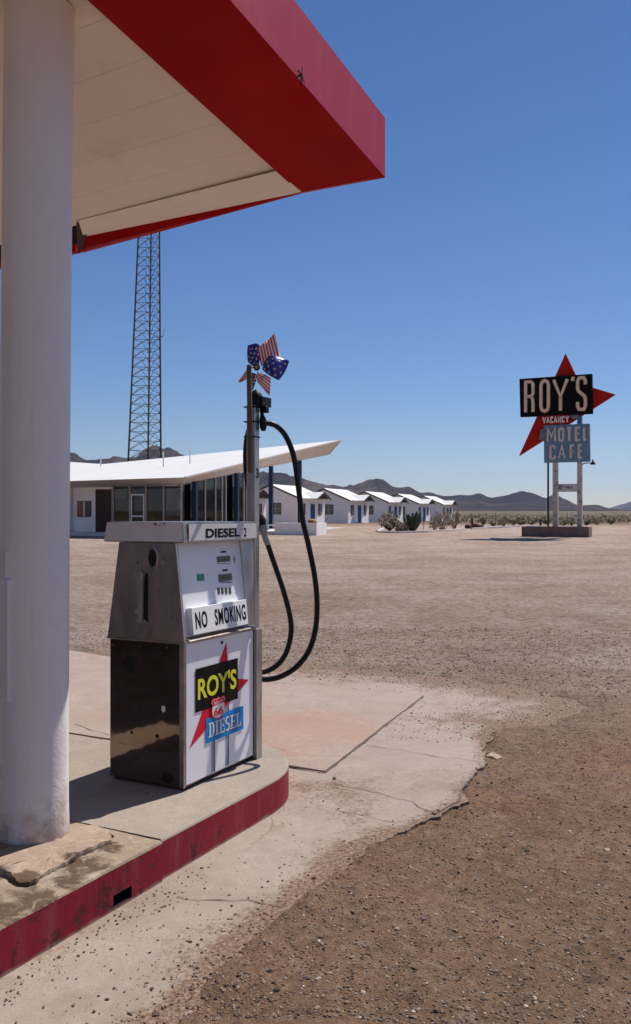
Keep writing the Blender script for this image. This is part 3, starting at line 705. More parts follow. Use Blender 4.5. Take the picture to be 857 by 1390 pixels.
# crusty lifted patch around the column base
zp = ISL_Z+.004
def onisl(px, py, z): q = hit(px, py, Vector((0, 0, z)), Vector((0, 0, 1))); return q
pt_px = [(1,1182),(14,1186),(28,1191),(36,1194),(46,1189),(60,1181),(78,1173),(92,1167),(104,1160),(118,1153),(134,1147),(150,1139),(159,1133),(163,1128),(155,1123),(144,1119),(132,1117),(118,1119),(104,1125),(90,1132)]
top = [onisl(a, b, ISL_Z+.022) for a, b in pt_px]
top += [uv(2.95, 3.2), uv(2.3, 3.35), uv(1.9, 3.0)]
cpt = sum((Vector((p.x, p.y, 0)) for p in top), Vector())/len(top)
mb = MB(); fine_top = refine([(p.x, p.y) for p in top], .012, .018, 5); n = len(fine_top)
def ptz(x, y):
    return ISL_Z+.020+mnoise.noise(Vector((x*5, y*5, 1)))*.016+mnoise.noise(Vector((x*22, y*22, 3)))*.009+mnoise.noise(Vector((x*60, y*60, 3)))*.004
ringsz = []
for sc_, dz in ((1.0, 'foot'), (.995, 'mid'), (.985, 'top'), (.93, 'top'), (.8, 'top'), (.55, 'top'), (.3, 'top')):
    ring = []
    for x, y in fine_top:
        X = cpt.x+(x-cpt.x)*sc_; Y = cpt.y+(y-cpt.y)*sc_
        z = ISL_Z-.02 if dz == 'foot' else (ptz(X, Y)-.012 if dz == 'mid' else ptz(X, Y)+(1-sc_)*.0)
        # undercut foot so the broken edge casts a shadow
        if dz == 'foot': X = cpt.x+(x-cpt.x)*.975; Y = cpt.y+(y-cpt.y)*.975
        ring.append((X, Y, z))
    ringsz.append(ring)
for a, b in zip(ringsz[:-1], ringsz[1:]):
    b0 = len(mb.v); mb.v += a+b
    for i in range(n): j = (i+1) % n; mb.f.append((b0+i, b0+j, b0+n+j, b0+n+i)); mb.m.append(0)
mb.add(ringsz[-1], [tuple(range(n))])
mb.build('crusty_patch', M['patch'], isl, smooth=True, world=True)

# ------------------------------------------------------------------ column
cb = Vector((-1.228, 3.868, ISL_Z)); CR = .1475
colm = thing('canopy_column', 'thick round white column carrying the red and white canopy', 'column', tuple(cb))
zt = 3.80-ISL_Z
mb = MB(); prof = []
for k in range(25): prof.append((CR, zt*k/24))
mb.lathe([(CR+.004, 0.0), (CR+.004, .012)]+prof[1:], 64)
mb.v = [(x-.004+.026*(z/zt)**2, y, z) for x, y, z in mb.v]
mb.build('shaft', M['col_shaft'], colm, smooth=True)
# bolted cover plate of a conduit on the left flank
mb = MB(); ang0 = math.atan2(-.75, -.66)
for (z0, z1, w0) in ((1.53-ISL_Z, 1.44-ISL_Z+.0, .09),): pass
dirn = Vector((-.74, -.672, 0)).normalized(); sidev = Vector((-dirn.y, dirn.x, 0))
def plate(z0, z1, wd, out, name, mt):
    b = MB(); c = dirn*(CR-.02)
    pts = [c-sidev*wd/2, c+sidev*wd/2, c+sidev*wd/2+dirn*out, c-sidev*wd/2+dirn*out]
    b.prism([(p.x+.008, p.y, z0) for p in pts], (0, 0, z1-z0)); return b.build(name, mt, colm, bevel=.003)
plate(1.32-ISL_Z, 1.435-ISL_Z, .10, .034, 'cover_plate', M['head_white'])
plate(.80-ISL_Z, 1.315-ISL_Z, .12, .030, 'conduit_box', M['col_paint'])

# ------------------------------------------------------------------ canopy
can = thing('canopy', 'red edged petrol station canopy with cream panelled ceiling', 'canopy', tuple(uv(4.80, 2.04)), AROT)
def cl(u, v, z): return (u-4.80, v-2.04, z)
SL = .110
TIP = Vector((.41, 5.2, 0)); tu, tv = TIP.dot(U), TIP.dot(V)
def cz(u, base): return base+(tu-u)*SL     # plane rising toward the camera
zb, ztp = 3.572, 3.922
UN = -6.0
# outer fascia (long side)
mb = MB()
mb.hexa([cl(UN,tv,cz(UN,zb)), cl(tu,tv,zb), cl(tu,tv+.03,zb), cl(UN,tv+.03,cz(UN,zb))], [cl(UN,tv,cz(UN,ztp)), cl(tu,tv,ztp), cl(tu,tv+.03,ztp), cl(UN,tv+.03,cz(UN,ztp))])
mb.build('fascia', M['fascia'], can)
# red soffit band
bw = .5675
mb = MB()
mb.hexa([cl(UN,tv+.001,cz(UN,zb-.002)), cl(tu-.001,tv+.001,zb-.002), cl(tu-.001,tv+bw,zb+.002), cl(UN,tv+bw,cz(UN,zb))],
        [cl(UN,tv+.001,cz(UN,zb+.03)), cl(tu-.001,tv+.001,zb+.03), cl(tu-.001,tv+bw,zb+.035), cl(UN,tv+bw,cz(UN,zb+.035))])
mb.build('soffit_band', M['red_soffit'], can)
# ceiling panels
VE = 8.0; cgap = .0018; pw = .305
TLz = hit(104, 300, uv(tu-.28, 0), U); kt_ = (cz(tu-.28, zb+.034)-.006-TLz.z)/(TLz.dot(V)-tv-bw)
fv = lambda z: z-kt_*(VE-tv-bw); k = 0; u1 = tu-.22
while u1 > UN+.1:
    u0 = max(UN, u1-pw); b = MB(); drop = .010*(VE-tv)
    za = lambda u: cz(u, zb+.034)
    b.hexa([cl(u0+cgap,tv+bw+.002,za(u0+cgap)), cl(u1,tv+bw+.002,za(u1)), cl(u1,VE,fv(za(u1))), cl(u0+cgap,VE,fv(za(u0)))],
           [cl(u0+cgap,tv+bw+.002,za(u0+cgap)+.03), cl(u1,tv+bw+.002,za(u1)+.03), cl(u1,VE,fv(za(u1)+.03)), cl(u0+cgap,VE,fv(za(u0)+.03))])
    b.build('ceiling_panel', M['ceiling'], can); u1 = u0
# roof deck above everything, back side fascia
mb = MB(); mb.hexa([cl(UN,tv+.032,cz(UN,zb+.20)), cl(tu-.04,tv+.032,zb+.20), cl(tu-.04,VE,zb+.20), cl(UN,VE,cz(UN,zb+.20))], [cl(UN,tv+.032,cz(UN,ztp-.02)), cl(tu-.04,tv+.032,ztp-.02), cl(tu-.04,VE,ztp-.02), cl(UN,VE,cz(UN,ztp-.02))])
mb.build('roof_deck', M['white_trim'], can)
# far fascia: outer face from tip to left, its red underside drops away from the ceiling
def canp(px, py, uoff=0.0):
    q = hit(px, py, uv(tu+uoff, 0), U); return (q.dot(U)-4.80, q.dot(V)-2.04, q.z)
def at_s(s, uoff, z): return cl(tu+uoff, tv+s, z)
s1_, s2_ = bw, 2.328
zr = lambda s: zb-.0+ (0 if s < bw else -.123*(s-bw)/(s2_-bw))
mb = MB()   # outer skin board
mb.hexa([at_s(.03,-.0,zb), at_s(bw,-.0,zb), at_s(bw,-.02,zb), at_s(.03,-.02,zb)], [at_s(.03,0,ztp), at_s(bw,0,ztp), at_s(bw,-.02,ztp), at_s(.03,-.02,ztp)])
mb.hexa([at_s(bw,0,zb), at_s(s2_,0,zr(s2_)), at_s(s2_,-.02,zr(s2_)), at_s(bw,-.02,zb)], [at_s(bw,0,ztp), at_s(s2_,0,ztp-.02), at_s(s2_,-.02,ztp-.02), at_s(bw,-.02,ztp)])
mb.build('end_fascia', M['fascia'], can)
mb = MB()   # red wedge-shaped underside
L_in = canp(110, 321, -.07); L_out = canp(111.5, 343.5, 0)
mb.add([at_s(bw,-.03,zb+.001), at_s(bw,0,zb-.001), L_out, L_in, at_s(bw,-.03,zb+.06), at_s(bw,0,zb+.06), (L_out[0],L_out[1],L_out[2]+.1), (L_in[0],L_in[1],L_in[2]+.06)],
       [(0,1,2,3),(0,3,7,4),(1,0,4,5),(2,1,5,6),(3,2,6,7),(4,7,6,5)])
mb.build('end_soffit', M['red_soffit'], can)
# cream inner board, leaning
TLb = canp(104, 300, -.28); TRb = canp(378, 231.5, -.28); BRb = canp(408, 261, -.033); BLb = canp(111.5, 322, -.072); MRb = canp(408, 241, -.06)
mb = MB(); poly = [TLb, TRb, MRb, BRb, BLb]
mb.prism(poly, (.018, 0, .012)); mb.build('inner_board', M['beam_white'], can)
# raw dark end of that board
mb = MB(); mb.prism([(TLb[0]+.004, TLb[1]+.004, TLb[2]), (TLb[0]+.16, TLb[1]+.05, TLb[2]), (L_out[0], L_out[1]+.03, L_out[2]+.0), (L_in[0]-.01, L_in[1]+.025, L_in[2]-.02)], (.0, -.018, 0))
mb.build('board_end', M['dark_wood'], can)
# the next length of end fascia, seen past the column
E0 = canp(105, 341, -.02); E1 = canp(-40, 370, -.02)
mb = MB(); mb.hexa([E0, E1, (E1[0]+.03,E1[1],E1[2]), (E0[0]+.03,E0[1],E0[2])], [(E0[0],E0[1],E0[2]+.30), (E1[0],E1[1],E1[2]+.30), (E1[0]+.03,E1[1],E1[2]+.30), (E0[0]+.03,E0[1],E0[2]+.30)])
mb.build('end_fascia', M['dark_wood'], can)
mb = MB(); a_ = (E0[0]-.02,E0[1]-.002,E0[2]-.006); b_ = (E1[0]-.02,E1[1],E1[2]-.006)
mb.hexa([a_, b_, (b_[0]+.05,b_[1],b_[2]), (a_[0]+.05,a_[1],a_[2])], [(a_[0],a_[1],a_[2]+.05), (b_[0],b_[1],b_[2]+.05), (b_[0]+.05,b_[1],b_[2]+.05), (a_[0]+.05,a_[1],a_[2]+.05)])
mb.build('end_soffit', M['red_soffit'], can)
# small rusty hook on the fascia
q = hit(411, 102, uv(0, tv-.02), V); ql = Vector((q.dot(U)-4.80, q.dot(V)-2.04, q.z)); mb = MB()
for dx, dz in ((-.035,-.035),(.03,-.02),(.012,.045),(-.03,.012),(.0,-.05)):
    mb.tube([ql+Vector((0,.005,0)), ql+Vector((dx, .008, dz))], .003, 5)
mb.tube([ql+Vector((0,.03,0)), ql+Vector((0,.002,0))], .007, 8)
mb.build('hook', M['castblack'], can)

# ------------------------------------------------------------------ unseen station building, added beside and behind the camera to darken reflections
stn = thing('added_station', 'unseen cream station building with dark windows, added to darken the pump reflections', 'building', tuple(uv(-9, 8.05)), AROT)
MB().box(0, 12.0, .0, 6, -.05, 3.15).build('wall', M['ceiling'], stn)
for k in range(5):
    wn = MB().box(.6+2.3*k, 2.5+2.3*k, -.04, -.001, .9, 2.7).build('window', M['trim_dark'], stn); MB().box(.68+2.3*k, 2.42+2.3*k, -.045, -.0405, .98, 2.62).build('pane', M['dark_glass'], wn)
MB().box(-.2, 12.2, -.0, 6.2, 3.151, 3.30).build('parapet', M['fascia'], stn)
MB().box(0, 12.0, -.03, -.001, 0, .5).build('plinth_band', M['curb'], stn)

# ------------------------------------------------------------------ diesel pump
PB = Vector((-.671, 4.5, ISL_Z)); pump = thing('fuel_pump', 'old stainless steel diesel pump with white front panels on the island', 'fuel pump', tuple(PB), AROT)
def pl_(q): d = Vector(q)-PB; return Vector((d.dot(U), d.dot(V), d.z))
W, D_ = .676, .486; Z0 = .018; Z1 = .938-ISL_Z; Z2 = 1.4426-ISL_Z; Z3 = 1.5495-ISL_Z
MB().box(.02, W-.02, .02, D_-.02, 0, Z0+.01).build('base_skirt', M['skirt'], pump)
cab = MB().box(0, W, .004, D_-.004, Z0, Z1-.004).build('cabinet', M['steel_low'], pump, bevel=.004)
# edge trim strips of the cabinet
mb = MB()
mb.box(-.004, .012, -.003, .006, Z0, Z1-.006); mb.box(-.004, -.0005, .006, .024, Z0, Z1-.006); mb.build('corner_trim', M['steel_edge'], pump); mb = MB()
mb.box(W-.012, W+.004, -.003, .006, Z0, Z1-.006)
mb.build('corner_trim', M['steel_edge'], pump, bevel=.001)
fp = MB().box(.014, W-.014, -.006, .003, Z0+.012, Z1-.012).build('front_panel', M['pump_white'], pump, bevel=.002)
# ledge between cabinet and head
mb = MB(); mb.box(-.008, W+.006, -.016, D_+.010, Z1-.010, Z1+.004); mb.build('ledge', M['steel_edge'], pump, bevel=.002)
# head: tapered body, with sloping recessed dial face
ti, tb = .055, .41-.0
y0b, y1b, y0t, y1t = .006, D_+.006, .058, .415
mb = MB(); c = .030
def trap(x0, x1, a0, a1, b0, b1, z0, z1): return mb.hexa([(x0,a0,z0),(x1,a0,z0),(x1,a1,z0),(x0,a1,z0)], [(x0,b0,z1),(x1,b0,z1),(x1,b1,z1),(x0,b1,z1)])
trap(-.006, .003, y0b-.014, y1b, y0t-.012, y1t, Z1+.004, Z2)          # near end sheet
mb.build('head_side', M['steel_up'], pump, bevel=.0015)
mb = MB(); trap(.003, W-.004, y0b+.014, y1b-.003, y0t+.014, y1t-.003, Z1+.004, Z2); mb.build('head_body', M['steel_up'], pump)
mb = MB(); mb.hexa([(.016,y0b+.006,Z1+.02),(W-.05,y0b+.006,Z1+.02),(W-.05,y0b+.0135,Z1+.02),(.016,y0b+.0135,Z1+.02)], [(.016,y0t+.006,Z2-.002),(W-.05,y0t+.006,Z2-.002),(W-.05,y0t+.0135,Z2-.002),(.016,y0t+.0135,Z2-.002)])
mb.build('dial_face', M['pump_white'], pump)
# rim left of the dial, cheek on the right that runs vertically so the recess widens upward
mb = MB(); mb.hexa([(.003,y0b-.012,Z1+.004),(.015,y0b-.012,Z1+.004),(.015,y0b+.013,Z1+.004),(.003,y0b+.013,Z1+.004)], [(.003,y0t-.010,Z2),(.015,y0t-.010,Z2),(.015,y0t+.013,Z2),(.003,y0t+.013,Z2)])
mb.build('head_rim', M['steel_edge'], pump, bevel=.001)
mb = MB(); mb.hexa([(W-.050,y0b-.002,Z1+.004),(W-.004,y0b-.014,Z1+.004),(W-.004,y0b+.04,Z1+.004),(W-.050,y0b+.04,Z1+.004)], [(W-.050,y0t+.0,Z2),(W-.004,-.004,Z2),(W-.004,y0t+.04,Z2),(W-.050,y0t+.04,Z2)])
mb.build('head_cheek', M['mast'], pump, bevel=.001)
mb = MB(); mb.hexa([(.016,y0b-.034,Z1+.005),(W-.006,y0b-.034,Z1+.005),(W-.006,y0b+.006,Z1+.005),(.016,y0b+.006,Z1+.005)], [(.016,y0b-.030,Z1+.008),(W-.006,y0b-.030,Z1+.008),(W-.006,y0b+.010,Z1+.020),(.016,y0b+.010,Z1+.020)])
mb.build('sill', M['steel_edge'], pump)
# header box
HX1 = .705
mb = MB(); mb.hexa([(-.014,-.012,Z2+.002),(HX1,-.012,Z2+.002),(HX1,D_+.024,Z2+.002),(-.014,D_+.024,Z2+.002)], [(-.014,-.006,Z3),(HX1,-.006,Z3),(HX1,D_+.004,Z3),(-.014,D_+.004,Z3)])
hd = mb.build('header_box', M['steel_edge'], pump, bevel=.002)
mb = MB(); mb.hexa([(-.019,-.008,Z2+.008),(-.0145,-.008,Z2+.008),(-.0145,D_+.020,Z2+.008),(-.019,D_+.020,Z2+.008)], [(-.019,-.002,Z3-.004),(-.0145,-.002,Z3-.004),(-.0145,D_,Z3-.004),(-.019,D_,Z3-.004)])
mb.build('header_panel', M['head_white'], hd)
mb = MB(); mb.box(.024, HX1-.020, -.0165, -.0125, Z2+.012, Z3-.010); mb.build('header_panel', M['head_white'], hd)
for zz in (Z2+.025, Z3-.025):
    for xx in (.006, HX1-.008): mb = MB(); mb.lathe([(.0035,0),(.0035,.002),(.002,.003)], 10, c=(xx,-.013,zz), axis=Matrix.Rotation(R(90),4,'X')); mb.build('screw', M['grey_metal'], hd)
for (a, b, s) in ((211,710,.011),(223,709.5,.008),(217,711.5,.005)):
    q = pl_(hit(a, b+1.5, PB+U*-.020, U)); mb = MB(); mb.lathe([(s,0),(s*.7,.0015)], 9, c=(-.0192,q.y,q.z), axis=Matrix.Rotation(R(-90),4,'Y') @ Matrix.Diagonal((.6,1,1,1))); mb.build('rust_spot', M['rust'], hd)
def onfront(px, py, yoff): q = pl_(hit(px, py, PB+V*yoff, V)); return q
def c3(x, y): return (240+x/6.046, 850+y/6.046)     # detail view of the lower panel
def c5(x, y): return (220+x/5.713, 700+y/5.713)     # detail view of the dial face
X_, Zv = (1, 0, 0), (0, 0, 1)
def rect_text(body, tl, br, yoff, parent, mat, name, depth=.0012, bold=0.0, tight=1.0):
    a = onfront(*tl, yoff); b = onfront(*br, yoff); m_ = MB()
    z0, z1 = b.z, a.z
    put_text(m_, body, (a.x, yoff, z0), X_, Zv, b.x-a.x, z1-z0, depth, bold, tight); return m_.build(name, mat, parent)
# DIESEL 2 (front normal is -y: right cross up = -y so depth grows outward)
a = onfront(*c5(340, 95), -.0166); b = onfront(*c5(603, 165), -.0166)
za_ = onfront(*c5(360, 172), -.0166).z; zb_ = onfront(*c5(345, 100), -.0166).z
m_ = MB(); put_text(m_, 'DIESEL', (a.x, -.0166, za_), X_, Zv, b.x-a.x, zb_-za_, .0012, .03); m_.build('lettering', M['black_paint'], hd); m_ = MB(); a2 = onfront(*c5(634, 95), -.0166); b2 = onfront(*c5(656, 160), -.0166)
put_text(m_, '2', (a2.x, -.0166, za_), X_, Zv, b2.x-a2.x, zb_-za_, .0012, .01); m_.build('lettering', M['black_paint'], hd)
# small scoring next to it
# dial face plane
fn = Vector((0, -(Z2-Z1-.022), -(y0t-y0b))).normalized(); fup = Vector((0, (y0t-y0b), Z2-Z1-.022)).normalized()
if fn.y > 0: fn = -fn
fn = Vector((1,0,0)).cross(fup)
if fn.y > 0: fn = -fn
fo = Vector((0, y0b+.006, Z1+.02))
Rm = Matrix(((U.x, V.x, 0), (U.y, V.y, 0), (0, 0, 1)))
def onface(px, py, off=0.0):
    p0 = PB+Rm @ (fo+fn*off); nn = Rm @ fn; return pl_(hit(px, py, p0, nn))
def face_rect(mbk, tl, br, off, th):
    a = onface(*tl, off); b = onface(*br, off); x0, x1 = a.x, b.x
    k0 = (b-fo).dot(fup); k1 = (a-fo).dot(fup)
    pts = [fo+fn*off+Vector((x0,0,0))+fup*k0, fo+fn*off+Vector((x1,0,0))+fup*k0, fo+fn*off+Vector((x1,0,0))+fup*k1, fo+fn*off+Vector((x0,0,0))+fup*k1]
    mbk.prism(pts, fn*th); return pts
face = [o for o in pump.children if o.name.startswith('dial_face')][0]
for (tl, br) in (((425,318),(530,355)), ((437,458),(543,500))):
    mb = MB(); pts = face_rect(mb, c5(*tl), c5(*br), .0005, .0025); d_ = mb.build('display', M['lcd'], face)
    mb = MB(); wv = pts[1]-pts[0]; hv = pts[3]-pts[0]
    for k in range(5):
        o_ = pts[0]+wv*(.12+.16*k)+hv*.25+fn*.003; mb.prism([o_, o_+wv*.10, o_+wv*.10+hv*.5, o_+hv*.5], fn*.0005)
        o2 = o_+wv*.03+hv*.1+fn*.0004
    mb.build('digits', M['lcd_fig'], d_)
for k in range(4):
    mb = MB(); x = 430+29*k; face_rect(mb, c5(x, 560), c5(x+20, 605), .0005, .002); mb.build('button', M['lcd'], face)
for (tl, br) in (((455,276),(497,286)), ((470,418),(508,428))):
    mb = MB(); face_rect(mb, c5(*tl), c5(*br), .0005, .002); mb.build('slot', M['black_paint'], face)
rd = random.Random(4)
for (xa, xb, y) in ((432,528,374), (447,540,518)):
    x = xa; mb = MB()
    while x < xb: ww = rd.uniform(5, 10); face_rect(mb, c5(x, y-(4 if y == 374 else 7)), c5(x+ww-3, y+(1 if y == 374 else 2)), .0005, .0008); x += ww
    mb.build('fine_print', M['black_paint'], face)
mb = MB(); face_rect(mb, c5(270, 455), c5(330, 503), .0005, .0012); stk = mb.build('sticker', M['green_decal'], face)
prop(stk, label='small green paper sticker')
q = onface(*c5(561, 338), .0006); rot = Matrix(((1,0,0,0),(0,fup.y,-fn.y*-1,0),(0,fup.z,fn.z,0),(0,0,0,1)))
Bm = Matrix((Vector((1,0,0)), fup, fn)).transposed().to_4x4()
mb = MB(); mb.lathe([(.013,0),(.013,.001)], 20, c=q, axis=Bm @ Matrix.Diagonal((1,1.5,1,1))); b_ = mb.build('badge', M['red_decal'], face)
mb = MB(); mb.lathe([(.0105,0),(.0105,.0006)], 20, c=q+fn*.0011, axis=Bm @ Matrix.Diagonal((1,1.5,1,1))); mb.build('badge_field', M['decal_white'], b_)
mb = MB(); mb.lathe([(.0045,0),(.0045,.0005)], 12, c=q+fn*.0018, axis=Bm @ Matrix.Diagonal((1,1.8,1,1))); mb.build('badge_emblem', M['decal_dark'], b_)
# NO SMOKING box: wedge that sticks out most along its top edge
A = onface(*c5(182, 712), 0); B = onface(*c5(606, 660), 0); C = onface(*c5(205, 930), 0)
x0, x1 = A.x+.004, B.x+.012; kt = ((A-fo).dot(fup)+(B-fo).dot(fup))/2; kb = max(.0, (C-fo).dot(fup))
def fpnt(x, k, off): return fo+Vector((x,0,0))+fup*k+fn*off
mb = MB(); mb.hexa([fpnt(x0,kb,.001), fpnt(x1,kb,.001), fpnt(x1,kb,.034), fpnt(x0,kb,.034)], [fpnt(x0,kt,.001), fpnt(x1,kt,.001), fpnt(x1,kt,.034), fpnt(x0,kt,.034)])
ns = mb.build('warning_sign', M['sign_white'], pump, bevel=.002)
upv = (fpnt(0,kt,.034)-fpnt(0,kb,.034)).normalized(); hgt = (fpnt(0,kt,.034)-fpnt(0,kb,.034)).length
wd_ = x1-x0; m_ = MB(); nrm = Vector((1,0,0)).cross(upv)
def ns_text(t, fa, fb): put_text(m_, t, fpnt(x0+wd_*fa,kb,.034)+upv*hgt*.20+nrm*.0004, X_, upv, wd_*(fb-fa), hgt*.62, .001, .018, 1.14)
ns_text('NO', .05, .25); m_.build('lettering', M['black_paint'], ns); m_ = MB(); ns_text('SMOKING', .385, .965); m_.build('lettering', M['black_paint'], ns)
mb = MB()
for k in range(9):
    x = x0+wd_*(.40+.062*k); 
# decals of the lower panel
def fr(mbk, pts, yo, th=.0008):
    mbk.prism([ (lambda q: (q.x, yo, q.z))(onfront(*p, yo)) for p in pts], (0, -th, 0))
yo = -.0062
# thin posts of the printed sign
for (xa, xb) in ((292-.2, 311.3),): pass
zb1 = onfront(*c3(320,1190), yo).z
for (xl, wdt_, topy, mt) in ((306, 9, 940, 'decal_dark'), (420, 10, 610, 'decal_dark')):
    A = onfront(*c3(xl, 1000), yo); zt_ = onfront(*c3(xl, topy), yo).z; zl = onfront(*c3(xl, 1150 if xl > 400 else 1200), yo).z
    MB().box(A.x, A.x+.010, yo-.0008, yo, max(zl, Z0+.02), zt_).build('decal_post', M[mt], fp)
    MB().box(A.x-.024, A.x-.0004, yo-.0006, yo, max(zl, Z0+.02), zt_).build('decal_post', M['decal_grey'], fp)
star = [c3(408,133), c3(418,300), c3(592,437), c3(478,545), c3(395,655), c3(250,790), c3(108,1000), c3(205,720), c3(330,400)]
S = [(408,133),(428,428),(592,437),(435,622),(108,1000)]
mb = MB(); fr(mb, [c3(*p) for p in S], yo-.001); mb.build('decal_star', M['red_decal'], fp)
def rectpx(pts4):
    qs = [onfront(*c3(*p), yo) for p in pts4]; x0 = (qs[0].x+qs[3].x)/2; x1 = (qs[1].x+qs[2].x)/2; z1 = (qs[0].z+qs[1].z)/2; z0 = (qs[2].z+qs[3].z)/2; return x0, x1, z0, z1
bx0, bx1, bz0, bz1 = rectpx([(155,355),(503,258),(495,590),(148,716)])
bp = MB().box(bx0, bx1, yo-.003, yo-.0022, bz0, bz1).build('decal_board', M['black_panel'], fp)
m_ = MB(); put_text(m_, "ROY'S", (bx0+(bx1-bx0)*.05, yo-.0032, bz0+(bz1-bz0)*.27), X_, Zv, (bx1-bx0)*.91, (bz1-bz0)*.50, .0008, .022, .98); m_.build('lettering', M['yellow'], bp)
dx0, dx1, dz0, dz1 = rectpx([(238,762),(543,652),(543,835),(235,972)])
dp_ = MB().box(dx0, dx1, yo-.0042, yo-.0034, dz0, dz1).build('decal_board', M['blue_decal'], fp)
# serif DIESEL from strokes
def serif(mbk, word, x0, x1, z0, z1, y, th):
    n = len(word); cw = {'D':1.05,'I':.55,'E':.95,'S':.8,'L':.9}; tot = sum(cw[c] for c in word)+.22*(n-1); k = (x1-x0)/tot; x = x0; h = z1-z0; st = .017; sf = .0055
    def bar(a, b, c, d): mbk.box(a, b, y-th, y, c, d)
    for ch in word:
        wch = cw[ch]*k
        if ch in 'DIEL':
            cxm = x+wch*.5 if ch == 'I' else x+wch*.25; bar(cxm-st/2*.8, cxm+st/2*.8, z0+sf, z1-sf)
            bar(cxm-st*.95, cxm+st*.95, z0, z0+sf); bar(cxm-st*.95, cxm+st*.95, z1-sf, z1)
        if ch in 'EL':
            cxm = x+wch*.25; bar(cxm+st*.96, x+wch, z0, z0+sf); bar(x+wch-sf, x+wch, z0+sf+.0001, z0+h*.28)
        if ch == 'E':
            bar(cxm+st*.96, x+wch, z1-sf, z1); bar(x+wch-sf, x+wch, z1-h*.25, z1-sf-.0001); bar(cxm+st*.41, x+wch*.78, z0+h*.48, z0+h*.48+sf); bar(x+wch*.78, x+wch*.78+sf, z0+h*.38, z0+h*.64)
        if ch == 'D':
            cxm = x+wch*.25+st*.96; pts = []
            r0 = x+wch-cxm; N_ = 14; o_ = [(cxm+r0*math.cos(a), z0+h/2+h/2*math.sin(a)) for a in [math.pi/2-math.pi*i/N_ for i in range(N_+1)]]
            i_ = [(cxm+(r0-st*.85)*math.cos(a), z0+h/2+(h/2-sf)*math.sin(a)) for a in [math.pi/2-math.pi*i/N_ for i in range(N_+1)]]
            for i in range(N_): mbk.prism([(o_[i][0],y,o_[i][1]),(o_[i+1][0],y,o_[i+1][1]),(i_[i+1][0],y,i_[i+1][1]),(i_[i][0],y,i_[i][1])], (0,-th,0))
        if ch == 'S':
            cxx = x+wch/2; rx = wch*.40; path = []
            for i in range(11): a = R(35)+R(235)*i/10; path.append((cxx+rx*math.cos(a), z1-h*.26+h*.235*math.sin(a), .45+.55*math.sin(math.pi*i/10)))
            for i in range(1, 11): a = R(90)-R(235)*i/10; path.append((cxx+rx*math.cos(a), z0+h*.26+h*.235*math.sin(a), .45+.55*math.sin(math.pi*i/10)))
            for i in range(len(path)-1):
                a = Vector((path[i][0], 0, path[i][1])); b = Vector((path[i+1][0], 0, path[i+1][1])); t = (b-a).normalized(); nn = Vector((-t.z, 0, t.x)); wa = st*.42*path[i][2]; wb = st*.42*path[i+1][2]
                mbk.prism([(a.x+nn.x*wa,y,a.z+nn.z*wa),(b.x+nn.x*wb,y,b.z+nn.z*wb),(b.x-nn.x*wb,y,b.z-nn.z*wb),(a.x-nn.x*wa,y,a.z-nn.z*wa)], (0,-th,0))
        x += wch+.22*k
m_ = MB(); serif(m_, 'DIESEL', dx0+(dx1-dx0)*.065+.004, dx1-(dx1-dx0)*.08+.004, dz0+(dz1-dz0)*.20-.003, dz1-(dz1-dz0)*.22-.003, yo-.0044, .0004); m_.build('letter_shadow', M['decal_dark'], dp_)
m_ = MB(); serif(m_, 'DIESEL', dx0+(dx1-dx0)*.065, dx1-(dx1-dx0)*.08, dz0+(dz1-dz0)*.20, dz1-(dz1-dz0)*.22, yo-.0050, .0006); m_.build('lettering', M['decal_white'], dp_)
# route shield
q0 = onfront(*c3(342,668), yo-.006); hw = (onfront(*c3(404,640), yo-.006).x-onfront(*c3(280,640), yo-.006).x)/2; hh = (onfront(*c3(342,572), yo-.006).z-onfront(*c3(342,755), yo-.006).z)/2
shp = [(0,1),(.28,.86),(.55,.98),(.82,.9),(.98,.62),(.84,.36),(.90,-.1),(.86,-.5),(.60,-.82),(.25,-.92),(0,-1)]
shp = shp+[(-x, z) for x, z in reversed(shp[1:-1])]
def shield(k, yy, th, mt, par, name, clip=None):
    pts = [(q0.x+x*hw*k, yy, q0.z+z*hh*k) for x, z in shp]
    if clip == 'top': pts = [p for p in pts if p[2] > q0.z+hh*.20]
    m_ = MB(); m_.prism(pts, (0,-th,0)); return m_.build(name, mt, par)
shd = shield(1.0, yo-.0060, .0008, M['red_decal'], fp, 'shield'); shield(.90, yo-.0069, .0006, M['decal_white'], shd, 'shield_field')
shield(.86, yo-.0077, .0006, M['red_decal'], shd, 'shield_band', 'top')
m_ = MB(); put_text(m_, 'ROUTE', (q0.x-hw*.58, yo-.0084, q0.z+hh*.36), X_, Zv, hw*1.16, hh*.28, .0004, .01); m_.build('lettering', M['decal_white'], shd)
m_ = MB(); put_text(m_, '66', (q0.x-hw*.62, yo-.0077, q0.z-hh*.68), X_, Zv, hw*1.24, hh*.74, .0006, .03); m_.build('lettering', M['red_decal'], shd)
q = onfront(*c3(370,133), yo); mb = MB(); mb.lathe([(.009,0),(.009,.004),(.004,.006)], 14, c=(q.x,yo,q.z), axis=Matrix.Rotation(R(90),4,'X')); mb.build('lock', M['castblack'], fp)
